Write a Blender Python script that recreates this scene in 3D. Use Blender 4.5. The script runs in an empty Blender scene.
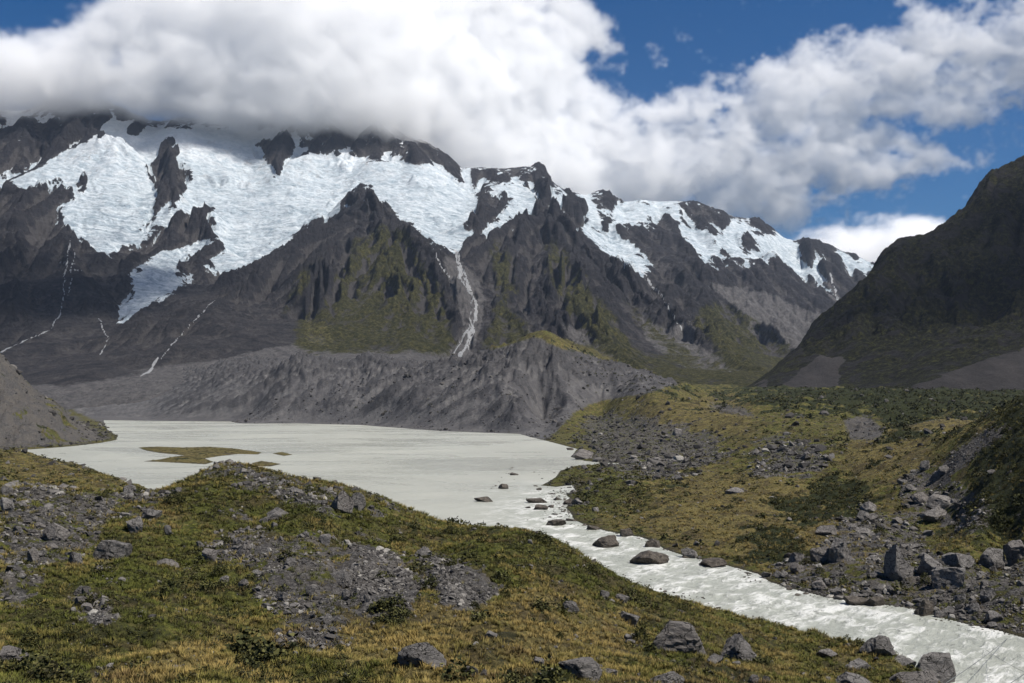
import bpy, math, random, time
import numpy as np
from mathutils import Vector
T0 = time.time()
SC = bpy.context.scene
COL = SC.collection
F = 1098.0; H = 32.0
TH = math.atan((398.0 - 341.5) / F)          # the camera looks up by this much
CT, ST = math.cos(TH), math.sin(TH)
rng = np.random.default_rng(11)
random.seed(5)
def log(*a): print('LOG', round(time.time() - T0, 1), *a)

# ------------------------------------------------------------------ picture <-> place
def to_px(x, y, z):
    d = y * CT + (z - H) * ST
    v = (z - H) * CT - y * ST
    return 512 + F * x / d, 341.5 - F * v / d
def u_of(px, py):                             # x / y
    v = 341.5 - py
    return (px - 512) / (F * CT - v * ST)
def s_of(py):                                 # (z - H) / y
    v = 341.5 - py
    return (F * ST + v * CT) / (F * CT - v * ST)
def at(px, py, Y):
    return (u_of(px, py) * Y, Y, H + s_of(py) * Y)
def water_z(Y):
    t = np.clip((330.0 - np.asarray(Y, float)) / 230.0, 0, 1)
    return -2.5 * t * t * (3 - 2 * t)
def on_water(px, py):
    Y = 300.0
    for _ in range(30):
        Y = 0.5 * Y + 0.5 * (float(water_z(Y)) - H) / s_of(py)
    return (u_of(px, py) * Y, Y)

# ------------------------------------------------------------------ noise
_p = rng.permutation(256).astype(np.int32); PERM = np.concatenate([_p, _p])
G3 = rng.normal(size=(256, 3)).astype(np.float32); G3 /= np.linalg.norm(G3, axis=1, keepdims=True)
_a = rng.random(256) * 2 * np.pi; G2 = np.stack([np.cos(_a), np.sin(_a)], 1).astype(np.float32)
def perlin2(x, y):
    xi = np.floor(x); yi = np.floor(y)
    xf = (x - xi).astype(np.float32); yf = (y - yi).astype(np.float32)
    xi = xi.astype(np.int64) & 255; yi = yi.astype(np.int64) & 255
    u = xf * xf * xf * (xf * (xf * 6 - 15) + 10); v = yf * yf * yf * (yf * (yf * 6 - 15) + 10)
    r = 0
    for dx in (0, 1):
        a = PERM[xi + dx]
        for dy in (0, 1):
            g = G2[PERM[(a + yi + dy) & 255]]
            r = r + (g[..., 0] * (xf - dx) + g[..., 1] * (yf - dy)) * (u if dx else 1 - u) * (v if dy else 1 - v)
    return r * 1.5
def perlin3(x, y, z):
    xi = np.floor(x).astype(np.int32); yi = np.floor(y).astype(np.int32); zi = np.floor(z).astype(np.int32)
    xf = (x - xi).astype(np.float32); yf = (y - yi).astype(np.float32); zf = (z - zi).astype(np.float32)
    xi &= 255; yi &= 255; zi &= 255
    u = xf*xf*xf*(xf*(xf*6-15)+10); v = yf*yf*yf*(yf*(yf*6-15)+10); w = zf*zf*zf*(zf*(zf*6-15)+10)
    r = 0
    for dx in (0, 1):
        a = PERM[xi + dx]
        for dy in (0, 1):
            b = PERM[(a + yi + dy) & 255]
            for dz in (0, 1):
                g = G3[PERM[(b + zi + dz) & 255]]
                r = r + (g[..., 0]*(xf-dx) + g[..., 1]*(yf-dy) + g[..., 2]*(zf-dz)) * (u if dx else 1-u) * (v if dy else 1-v) * (w if dz else 1-w)
    return r * 1.6
def fbm2(x, y, o, gain=.5, mode=0):
    """mode 0 plain, 1 ridged (sharp crests, 0..1), 2 billow"""
    r = 0; a = 1.; s = 0; c, sn = .8, .6
    for k in range(o):
        n = perlin2(x + 31.7 * k, y - 12.3 * k)
        if mode == 1: n = (1 - np.abs(n) * 1.6); n = np.clip(n, 0, 1) ** 2
        elif mode == 2: n = np.abs(n) * 2 - .6
        r = r + a * n; s += a; a *= gain
        x, y = (c * x - sn * y) * 2.03, (sn * x + c * y) * 2.03
    return r / s
def fbm3(x, y, z, o, gain=.5, billow=False):
    r = 0; a = 1.; s = 0
    for k in range(o):
        n = perlin3(x + 17.3*k, y - 9.1*k, z + 4.7*k)
        if billow: n = 1 - 2 * np.abs(n)
        r = r + a * n; s += a; a *= gain; x = x * 2.03; y = y * 2.03; z = z * 2.03
    return r / s
def smooth(a, b, v):
    t = np.clip((v - a) / (b - a), 0, 1); return t * t * (3 - 2 * t)

# ------------------------------------------------------------------ smooth surface through known points
def surface(points, kY=2.2, lam=1e-3):
    """points (px, py, Y): the height there; thin-plate surface over bearing and log distance"""
    P = np.array([(u_of(p[0], p[1]) * 11, math.log(p[2]) * kY, at(*p)[2] if len(p) == 3 else p[3]) for p in points])
    n = len(P)
    def phi(r2): return np.where(r2 > 1e-12, .5 * r2 * np.log(np.maximum(r2, 1e-12)), 0)
    d2 = (P[:, None, 0] - P[None, :, 0]) ** 2 + (P[:, None, 1] - P[None, :, 1]) ** 2
    A = np.zeros((n + 3, n + 3)); A[:n, :n] = phi(d2) + lam * np.eye(n)
    A[:n, n] = 1; A[:n, n + 1:] = P[:, :2]; A[n, :n] = 1; A[n + 1:, :n] = P[:, :2].T
    b = np.concatenate([P[:, 2], np.zeros(3)]); w = np.linalg.solve(A, b)
    def f(x, y):
        a = x / y * 11; l = np.log(y) * kY
        r = w[n] + w[n + 1] * a + w[n + 2] * l
        for i in range(n):
            r = r + w[i] * phi((a - P[i, 0]) ** 2 + (l - P[i, 1]) ** 2)
        return r
    return f
def lattice(f, p0, p1, dp, Y0, Y1, dl):
    """evaluate f on a coarse bearing/log-distance lattice, return a fast bilinear sampler"""
    us = np.arange((p0 - 512) / F, (p1 - 512) / F + dp / F, dp / F); ls = np.arange(math.log(Y0), math.log(Y1) + dl, dl)
    U, L = np.meshgrid(us, ls, indexing='ij'); Z = f(U * np.exp(L), np.exp(L))
    def g(x, y):
        a = np.clip((x / y - us[0]) / (us[1] - us[0]), 0, len(us) - 1.001); b = np.clip((np.log(y) - ls[0]) / dl, 0, len(ls) - 1.001)
        i = a.astype(int); j = b.astype(int); a = a - i; b = b - j
        return (Z[i, j] * (1-a) + Z[i+1, j] * a) * (1-b) + (Z[i, j+1] * (1-a) + Z[i+1, j+1] * a) * b
    return g

# ------------------------------------------------------------------ maps of what covers the slopes, drawn as outlines
MX0, MY0, MS, MW, MH = -200, 60, 2, 1500, 680        # outline sheet: origin, samples per unit, size in units
def blank(): return np.zeros((MH * MS, MW * MS), np.float32)
def fill(mask, poly, val=1.0):
    P = np.array(poly, float)
    x0, x1 = int((P[:, 0].min() - MX0) * MS), int((P[:, 0].max() - MX0) * MS) + 2
    y0, y1 = int((P[:, 1].min() - MY0) * MS), int((P[:, 1].max() - MY0) * MS) + 2
    x0, y0 = max(x0, 0), max(y0, 0); x1, y1 = min(x1, MW * MS), min(y1, MH * MS)
    if x1 <= x0 or y1 <= y0: return
    X, Y = np.meshgrid((np.arange(x0, x1) + .5) / MS + MX0, (np.arange(y0, y1) + .5) / MS + MY0)
    ins = np.zeros(X.shape, bool)
    for i in range(len(P)):
        (ax, ay), (bx, by) = P[i], P[i - 1]
        if ay == by: continue
        ins ^= ((ay > Y) != (by > Y)) & (X < (bx - ax) * (Y - ay) / (by - ay) + ax)
    m = mask[y0:y1, x0:x1]; m[ins] = val
def stroke(mask, line, wid, val=1.0):
    for (ax, ay), (bx, by) in zip(line[:-1], line[1:]):
        x0, x1 = int((min(ax, bx) - 3 * wid - MX0) * MS), int((max(ax, bx) + 3 * wid - MX0) * MS) + 1
        y0, y1 = int((min(ay, by) - 3 * wid - MY0) * MS), int((max(ay, by) + 3 * wid - MY0) * MS) + 1
        x0, y0 = max(x0, 0), max(y0, 0)
        X, Y = np.meshgrid((np.arange(x0, x1) + .5) / MS + MX0, (np.arange(y0, y1) + .5) / MS + MY0)
        t = np.clip(((X - ax) * (bx - ax) + (Y - ay) * (by - ay)) / max((bx-ax)**2 + (by-ay)**2, 1e-6), 0, 1)
        d = np.hypot(X - ax - t * (bx - ax), Y - ay - t * (by - ay))
        m = mask[y0:y1, x0:x1]; np.maximum(m, val * np.clip(1.3 - d / wid, 0, 1), out=m)
def blur(m, r):
    r = max(1, int(r * MS))
    for _ in range(2):
        for ax in (0, 1):
            c = np.cumsum(np.pad(m, [(r + 1, r) if a == ax else (0, 0) for a in (0, 1)], mode='edge'), axis=ax, dtype=np.float64)
            m = ((np.take(c, range(2*r+1, c.shape[ax]), ax) - np.take(c, range(0, c.shape[ax] - 2*r - 1), ax)) / (2*r+1)).astype(np.float32)
    return m
def look(mask, px, py):
    i = np.clip((py - MY0) * MS, 0, MH * MS - 1).astype(int); j = np.clip((px - MX0) * MS, 0, MW * MS - 1).astype(int)
    return mask[i, j]

# ------------------------------------------------------------------ objects
def tag(o, label=None, cat=None, group=None, kind=None):
    for k, v in (('label', label), ('category', cat), ('group', group), ('kind', kind)):
        if v: o[k] = v
    return o
def make_mesh(name, V, Fc, mat=None, attrs=None, flat=False, parent=None):
    me = bpy.data.meshes.new(name)
    V = np.ascontiguousarray(V, np.float32); Fc = np.ascontiguousarray(Fc, np.int32); k = Fc.shape[1]
    me.vertices.add(len(V)); me.vertices.foreach_set('co', V.ravel())
    me.loops.add(Fc.size); me.loops.foreach_set('vertex_index', Fc.ravel())
    me.polygons.add(len(Fc)); me.polygons.foreach_set('loop_start', np.arange(0, Fc.size, k, dtype=np.int32))
    me.polygons.foreach_set('use_smooth', np.full(len(Fc), not flat))
    me.update(calc_edges=True)
    for an, av in (attrs or {}).items():
        a = me.attributes.new(an, 'FLOAT', 'POINT'); a.data.foreach_set('value', np.ascontiguousarray(av, np.float32).ravel())
    if mat: me.materials.append(mat)
    o = bpy.data.objects.new(name, me); COL.objects.link(o)
    if parent: o.parent = parent
    return o
def grid_faces(nu, nv, keep=None):
    i, j = np.meshgrid(np.arange(nu - 1), np.arange(nv - 1), indexing='ij')
    a = (i * nv + j).ravel(); Fc = np.stack([a, a + nv, a + nv + 1, a + 1], 1)
    return Fc if keep is None else Fc[keep]

# ------------------------------------------------------------------ materials
class Mat:
    def __init__(s, name):
        s.m = bpy.data.materials.new(name); s.m.use_nodes = True; s.t = s.m.node_tree; s.n = s.t.nodes; s.l = s.t.links
        s.b = s.n['Principled BSDF']; s.out = s.n['Material Output']
        s.b.inputs['Roughness'].default_value = .95; s.b.inputs['Specular IOR Level'].default_value = .15
    def _in(s, sock, v):
        if v is None: return
        if hasattr(v, 'is_output') or isinstance(v, bpy.types.NodeSocket): s.l.new(v, sock)
        elif isinstance(v, (tuple, list)) and len(v) == 3 and sock.type == 'RGBA': sock.default_value = (*v, 1)
        else: sock.default_value = v
    def attr(s, name):
        n = s.n.new('ShaderNodeAttribute'); n.attribute_name = name; return n.outputs['Fac']
    def pos(s): return s.n.new('ShaderNodeNewGeometry').outputs['Position']
    def objpos(s): return s.n.new('ShaderNodeTexCoord').outputs['Object']
    def rand(s): return s.n.new('ShaderNodeObjectInfo').outputs['Random']
    def scale(s, vec, k):
        n = s.n.new('ShaderNodeVectorMath'); n.operation = 'MULTIPLY'; s._in(n.inputs[0], vec); n.inputs[1].default_value = k; return n.outputs[0]
    def noise(s, vec, sc, det=6, rough=.55, dist=0, kind='noise', off=0.0):
        n = s.n.new('ShaderNodeTexNoise'); s._in(n.inputs['Vector'], vec); n.inputs['Scale'].default_value = sc
        n.inputs['Detail'].default_value = det; n.inputs['Roughness'].default_value = rough; n.inputs['Distortion'].default_value = dist
        return n.outputs['Fac']
    def voro(s, vec, sc, feat='F1', out='Distance', rnd=1):
        n = s.n.new('ShaderNodeTexVoronoi'); n.feature = feat; s._in(n.inputs['Vector'], vec); n.inputs['Scale'].default_value = sc; n.inputs['Randomness'].default_value = rnd
        return n.outputs[out]
    def math(s, op, a, b=None, c=None, clamp=False):
        n = s.n.new('ShaderNodeMath'); n.operation = op; n.use_clamp = clamp
        for i, v in enumerate((a, b, c)): s._in(n.inputs[i], v)
        return n.outputs[0]
    def ramp(s, v, lo, hi, a=0., b=1.):
        n = s.n.new('ShaderNodeMapRange'); n.interpolation_type = 'SMOOTHSTEP'; s._in(n.inputs[0], v)
        for i, x in enumerate((lo, hi, a, b)): n.inputs[1 + i].default_value = x
        return n.outputs[0]
    def cramp(s, v, stops):
        n = s.n.new('ShaderNodeValToRGB'); s._in(n.inputs[0], v); e = n.color_ramp.elements
        while len(e) < len(stops): e.new(.5)
        for el, (p, c) in zip(e, stops): el.position = p; el.color = (*c, 1)
        return n.outputs[0]
    def mix(s, f, a, b, mode='MIX'):
        n = s.n.new('ShaderNodeMix'); n.data_type = 'RGBA'; n.blend_type = mode
        s._in(n.inputs[0], f); s._in(n.inputs[6], a); s._in(n.inputs[7], b); return n.outputs[2]
    def bump(s, h, dist, strength=1.0, nrm=None):
        n = s.n.new('ShaderNodeBump'); s._in(n.inputs['Height'], h); n.inputs['Distance'].default_value = dist; n.inputs['Strength'].default_value = strength
        if nrm: s._in(n.inputs['Normal'], nrm)
        return n.outputs[0]
    def fin(s, col, nrm=None, rough=None):
        s._in(s.b.inputs['Base Color'], col)
        if nrm: s._in(s.b.inputs['Normal'], nrm)
        if rough is not None: s._in(s.b.inputs['Roughness'], rough)
        return s.m

def hash2(i, j, k):
    h = PERM[(PERM[(PERM[i & 255] + j) & 255] + k) & 255]
    return h.astype(np.float32) / 255.0
def grads(Z, X, Y):
    U = X / Y
    zU = np.gradient(Z, axis=0) / np.gradient(U, axis=0); zY = np.gradient(Z, axis=1) / np.gradient(Y, axis=1)
    return zU / Y, zY - zU * U / Y
def soften(a, r):
    for ax in (0, 1):
        c = np.cumsum(np.pad(a, [(r + 1, r) if q == ax else (0, 0) for q in (0, 1)], mode='edge'), axis=ax)
        n = c.shape[ax]; a = (np.take(c, range(2*r+1, n), ax) - np.take(c, range(0, n - 2*r - 1), ax)) / (2*r+1)
    return a
def gullies(Z, X, Y, wave, amp, octaves, gain=.5, lo=.12, hi=.6, mask=1.0, seed=0):
    """ribs and gullies that follow the fall of the slope, octave by octave"""
    Z = Z.astype(np.float64)
    gx = None
    for k in range(octaves):
        if gx is None or k >= 2: gx, gy = grads(Z, X, Y)
        if k < 3: gx, gy = soften(gx, 9), soften(gy, 9)
        sl = np.hypot(gx, gy) + 1e-6
        sx, sy = (-gy / sl).astype(np.float32), (gx / sl).astype(np.float32)       # along the contour
        px = X / (wave * 1.7) + 13.1 * k + seed; py = Y / (wave * 1.7) + 7.7 * k
        ix = np.floor(px).astype(np.int64); iy = np.floor(py).astype(np.int64)
        fx = (px - ix).astype(np.float32); fy = (py - iy).astype(np.float32)
        num = 0; den = 0
        for a in (-1, 0, 1):
            for b in (-1, 0, 1):
                cx = a + .15 + .7 * hash2(ix + a, iy + b, k) - fx; cy = b + .15 + .7 * hash2(ix + a, iy + b, k + 77) - fy
                w = np.exp(-(cx * cx + cy * cy) * 2.6)
                num = num + w * np.cos((cx * sx + cy * sy) * 6.2832 * 1.7); den = den + w
        n = num / den
        Z = Z + amp * n * smooth(lo, hi, sl) * mask
        wave *= .5; amp *= gain
    return Z
DET = 1.0; SUN_EL = 57; SUN_AZ = 110; SKY = .05; SUN = 4.8; EXPO = .5; CVX = 20.; CD = .009; HAZE = 1.6e-5; TH_ = [220, 260, 125, 100]; VB = 36
SHADES = [(-1850, 3300, 300, 1000, 900, 2900, 3.), (1400, 1950, 250, 720, 620, 2500, 8.)]
# ================================================================== GROUND
LAKE_PX = [(-160,452),(-60,452),(30,449.5),(70,446.5),(100,443),(116,440),(118,436),(108,430),(104,424),(104,420.3),(170,421),(230,421.5),(240,423.5),(300,423.5),
 (360,425),(400,428),(440,431),(490,433),(520,434),(530,437),(547,441),(562,445),(577,449),(571,457),(585,461),(600,462.5),(629,463.6),(629,464.8),(600,464.8),
 (575,466),(560,471),(556,477),(548,482),(541,485.5),(556,487),(572,485),(575,490),(566,495),(572,500),(566,508),(571,513),(574,520),(588,526),(606,531),(622,534),
 (640,537),(652,541),(664,549),(682,555),(703,560),(725,565),(740,569),(758,574),(770,582),(800,591),(830,598),(860,602),(880,604),(915,609),(935,616),(962,623),(1000,631),
 (1024,638),(1100,655),(1180,672),(1350,712),(1600,770),
 (1600,1150),(1350,920),(1180,790),(1050,745),(1000,712),(960,694),(900,668),(850,652),(800,637),(760,626),(700,605),(640,586),(600,572),(540,548),(480,540),(430,530),(400,520),(340,505),(300,494),
 (262,484),(235,482),(205,485),(175,490),(150,494),(138,487),(120,481),(95,470),(75,463),(30,457),(-60,455),(-160,455)]
ISLANDS_PX = [[(138,447.6),(160,447),(185,447.8),(212,447),(238,449),(262,452.5),(258,454.5),(238,454),(222,455.8),(205,458.5),(214,462),(205,464.3),(180,463),(160,462),(143,461.4),(160,459.5),(172,457),(185,455.5),(160,453),(146,450.5)],
 [(252,463),(262,461),(281,464),(270,466.5),(254,466)],[(272,453.6),(281,452),(293,454.5),(284,456)]]
LAKE = np.array([on_water(*p) for p in LAKE_PX]); ISL = [np.array([on_water(*p) for p in q]) for q in ISLANDS_PX]
def inside(P, x, y):
    r = np.zeros(x.shape, bool)
    for i in range(len(P)):
        (ax, ay), (bx, by) = P[i], P[i - 1]
        if ay == by: continue
        r ^= ((ay > y) != (by > y)) & (x < (bx - ax) * (y - ay) / (by - ay) + ax)
    return r
def edge_dist(P, x, y):
    d = np.full(x.shape, 1e9, np.float32)
    for i in range(len(P)):
        (ax, ay), (bx, by) = P[i], P[i - 1]
        L2 = max((bx-ax)**2 + (by-ay)**2, 1e-6)
        t = np.clip(((x-ax)*(bx-ax) + (y-ay)*(by-ay)) / L2, 0, 1)
        d = np.minimum(d, (x-ax-t*(bx-ax))**2 + (y-ay-t*(by-ay))**2)
    return np.sqrt(d)
def shore(x, y):
    """signed distance to the water's edge, positive on land"""
    s = np.where(inside(LAKE, x, y), -1, 1) * edge_dist(LAKE, x, y)
    for q in ISL: s = np.maximum(s, np.where(inside(q, x, y), 1, -1) * edge_dist(q, x, y))
    return s

near = [(-120,700,46),(0,683,48),(250,683,50),(500,683,53),(620,683,57),(700,683,64),(780,683,74),(850,683,85),(930,690,98),(0,620,70),(120,620,71),(250,620,72),(380,620,75),
 (500,620,79),(580,630,83),(650,640,88),(730,650,95),(800,660,102),(860,668,106),(0,570,95),(150,570,96),(300,570,98),(400,580,98),(480,570,108),(560,580,112),(640,600,115),(720,620,117),
 (0,510,130),(0,487,155),(60,487,160),(100,486,168),(150,490,185),(100,520,130),(180,520,135),(260,510,145),(180,480,190),(215,464.5,203),(250,466.5,205),(300,481,205),(340,489,205),(380,499,203),(430,516,198),
 (300,530,130),(360,540,132),(440,550,140),(480,527,193),(540,535,186),(600,563,168),(640,579,155),(700,599,145),(740,613,136),(800,632,124),(850,652,112),(900,668,104),
 (340,0,245,2.),(430,0,235,1.5),(250,0,270,2),(200,0,260,3),(150,0,240,5.),(540,0,215,1),(600,0,195,.8),(-150,600,80),(-150,490,160),(-150,470,300),(-160,455,480)]
spit = [(-60,449,540),(0,450,560),(40,455,530),(75,460,500),(100,469,440),(135,484,392),(0,465,430),(60,473,370),(0,480,250),(60,482,265),(120,484,290)]
scree = [(-160,270,850),(-60,318,840),(0,352,838),(30,385,842),(60,406,850),(90,425,860),(114,437,870),(0,446,705),(50,446,718),(85,442,790),(-60,446,690),(0,0,1050,25),(-100,0,1050,70),(60,0,1000,8),(100,0,960,2),(-160,440,650)]
right = [(570,0,430,.8),(600,0,340,.8),(650,0,470,1.4),(650,0,285,1.2),(750,0,235,1.7),(850,0,205,2.3),(850,560,203),(930,570,185),(1000,588,168),(1100,600,160),(960,520,262),(900,520,272),(1000,540,228),
 (700,430,790),(600,441,745),(600,452,620),(640,420,950),(560,416,1060),(600,401,1230),(540,420,1180),(650,399,1000),(700,401,960),(740,405,900),(700,0,1120,22),(700,395,1300),(700,389,1500),(760,389,1500),(660,386,1500),
 (780,400,1010),(850,402,930),(850,417,740),(880,428,650),(850,432,590),(850,445,470),(850,480,365),(850,510,290),(750,430,690),(750,470,440),(750,500,320),(700,450,600),(650,440,715),(800,455,460),(920,396,1000),(1000,396,1050),
 (920,427,490),(949,419.5,552),(1000,421.5,520),(949,0,640,17),(930,441,420),(900,451,395),(900,480,320),(930,490,300),(800,388,1600),(900,389,1550),(1024,390,1450),(1150,390,1400),(820,388,2400),(700,383,2400),
 (1024,411,300),(1100,375,280),(990,435,300),(960,456,303),(936,475,308),(1024,470,250),(990,492,252),(985,518,233),(1030,535,213),(1120,520,200),(1120,440,240),(1150,400,600),(1100,400,800)]
wall = [(80,420,1900),(150,420.5,1600),(150,410,1900),(60,392,2300),(110,383,2300),(200,424,1380),(250,395,1560),(240,372,1800),(210,375,2100),(300,424,1350),(300,390,1480),(300,356,1640),(370,357,1600),(360,390,1440),(360,425,1290),(440,432,1090),(440,400,1230),(440,361,1450),
 (490,353,1370),(480,395,1180),(490,434,1040),(520,400,1080),(530,341,1290),(548,346,1270),(575,357,1290),(620,366,1340),(650,376,1400),(690,384,1500),(600,385,1250),(550,420,1040),(545,434,985),(620,400,1150),
 (450,0,1700,60),(530,0,1550,70),(300,0,1850,70),(370,0,1850,70),(600,0,1600,60),(400,0,2400,110),(540,0,2400,90),(250,0,2400,120),(-150,400,2000),(0,400,2200)]
F_GROUND = lattice(surface(near + spit + scree + right + wall, 2.6), -170, 1200, 4, 11, 2700, .012)

# what covers the ground: rubble, bare gravel, green heath, straw grass
M_rub = blank(); M_grav = blank(); M_green = blank(); M_dry = blank(); M_wall = blank(); M_scrub = blank()
for p in [[(0,488),(40,486),(75,490),(120,492),(150,488),(170,494),(176,505),(150,512),(120,508),(100,530),(85,560),(55,560),(40,600),(0,610)],
          [(160,485),(190,475),(215,463),(250,466),(300,480),(345,488),(400,500),(428,517),(380,506),(335,494),(345,520),(300,508),(270,492),(235,482),(200,478),(170,492)],
          [(345,548),(365,545),(398,556),(410,575),(420,590),(412,612),(352,611),(338,590),(334,560)],[(420,552),(445,556),(480,570),(500,588),(496,602),(470,613),(442,609),(432,590),(410,570)],
          [(196,545),(230,535),(270,530),(330,535),(345,560),(338,590),(350,612),(330,625),(290,620),(250,600),(255,570),(215,565)],[(66,585),(96,595),(122,622),(112,630),(88,622),(70,605)],[(250,610),(330,615),(345,635),(310,640),(260,630)],
          [(480,560),(500,565),(505,585),(485,590)],[(235,495),(262,500),(255,520),(240,515)],
          [(756,572),(790,560),(880,545),(1024,560),(1200,600),(1200,660),(1024,640),(930,616),(860,604),(800,592)],[(572,420),(600,412),(640,412),(690,425),(730,440),(720,462),(680,470),(640,468),(598,461),(585,445)],
          [(600,468),(680,465),(700,475),(640,480),(600,478)],[(755,440),(800,435),(830,450),(820,475),(780,480),(740,470)],[(900,475),(930,470),(960,480),(985,500),(1000,520),(985,535),(940,525),(905,515)],[(545,484),(590,484),(596,494),(575,504),(562,500)],
          [(820,520),(900,515),(930,540),(880,560),(830,548)]]: fill(M_rub, p)
for p in [[(348,548),(365,546),(398,557),(410,575),(418,590),(410,608),(362,606),(352,590)],[(424,554),(445,558),(478,572),(498,588),(490,602),(470,610),(444,606),(434,590)],[(843,419),(868,415),(886,432),(878,440),(850,440)],
          [(1004,424),(980,434),(952,454),(932,476),(946,480),(964,466),(985,448),(1006,434)],[(-160,280),(-60,318),(0,348),(30,384),(60,404),(90,424),(117,438),(85,444),(0,449),(-160,449)],
          [(85,610),(110,615),(120,626),(95,622)],[(700,402),(745,408),(760,418),(720,412)]]: fill(M_grav, p)
fill(M_wall, [(50,400),(100,380),(200,360),(300,350),(370,350),(440,355),(500,348),(535,338),(575,352),(620,362),(690,380),(640,395),(600,400),(575,412),(560,428),(547,440),(520,436),(440,434),(300,426),(100,423)])
for p in [[(180,490),(240,485),(330,505),(400,525),(380,550),(300,530),(200,520)],[(440,550),(470,527),(540,530),(560,545),(530,575),(500,570)],[(0,575),(60,580),(120,570),(250,580),(260,600),(180,640),(130,650),(60,640),(0,620)],
          [(0,640),(60,640),(100,670),(60,700),(0,700)],[(250,640),(330,650),(420,690),(200,690)],[(560,545),(660,585),(700,605),(600,600),(540,580)],[(120,540),(200,545),(215,580),(120,570)],[(545,480),(640,475),(700,490),(640,520),(560,500)]]: fill(M_green, p, .8)
for p in [[(100,655),(260,625),(380,612),(560,585),(640,615),(620,660),(560,683),(100,700)],[(0,455),(75,462),(130,484),(60,480),(0,478)],[(640,470),(800,480),(900,560),(760,560),(600,520)],[(140,446),(290,446),(290,468),(140,468)],
          [(620,405),(740,400),(760,430),(640,425)],[(850,435),(930,440),(930,470),(850,480)],[(915,418),(1000,419),(1005,428),(920,430)],[(545,345),(620,365),(600,395),(560,400),(545,380)]]: fill(M_dry, p, .9)
for p in [[(640,390),(760,383),(1200,380),(1200,415),(1010,414),(940,417),(900,425),(860,412),(760,404),(700,396)],[(1010,415),(1200,380),(1200,560),(1040,552),(990,540),(965,518),(975,490),(965,475),(985,450),(1006,436)],
          [(880,425),(940,428),(1000,428),(980,440),(930,440),(890,436)],[(765,495),(855,488),(885,500),(860,515),(800,522),(770,512)],[(730,530),(800,540),(830,560),(760,566),(740,555)],[(545,350),(575,352),(680,382),(670,392),(600,378)]]: fill(M_scrub, p)
M_shelf = blank(); fill(M_shelf, [(905,414),(1004,414),(1006,428),(910,430)]); M_shelf = blur(M_shelf, 3)
M_rub = blur(M_rub, 11); M_grav = blur(M_grav, 3); M_green = blur(M_green, 12); M_dry = blur(M_dry, 12); M_wall = blur(M_wall, 4); M_scrub = blur(M_scrub, 12)

def masks(x, y, z, jit=True):
    px, py = to_px(x, y, z)
    if jit:
        k = 900 / y                       # a ragged edge of about the same worn look near and far
        n1 = fbm2(x / 9, y / 14, 4, .6); n2 = fbm2(x / 9 + 40, y / 14 + 7, 4, .6)
        w = np.clip(12 * F / y / 18, 2, 12); px = px + n1 * w; py = py + n2 * w * .5
    r = [look(m, px, py) for m in (M_rub, M_grav, M_green, M_dry, M_wall, M_scrub)]
    if jit:                               # ragged, islanded patches
        fr_ = smooth(220, 420, y)
        q = fbm2(x / 7 + 90, y / 9 + 3, 5, .68) * (1 - fr_) + fbm2(x / 20 + 9, y / 34, 6, .68) * fr_
        q2 = fbm2(x / 9 + 190, y / 12 + 5, 5, .68) * (1 - fr_) + fbm2(x / 24 + 19, y / 40, 6, .68) * fr_
        r[0] = smooth(.36, .72, r[0] * 1.05 + 1.25 * q); r[5] = smooth(.34, .60, r[5] * 1.1 + 1.5 * q2)
        r[0] = np.maximum(r[0], smooth(.36, .55, q * 1.1 + .12) * .6)
    sh_ = look(M_shelf, px, py) * (y > 400) * (y < 640); r[5] = r[5] * (1 - sh_); r[3] = np.maximum(r[3], sh_)
    return r

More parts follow.
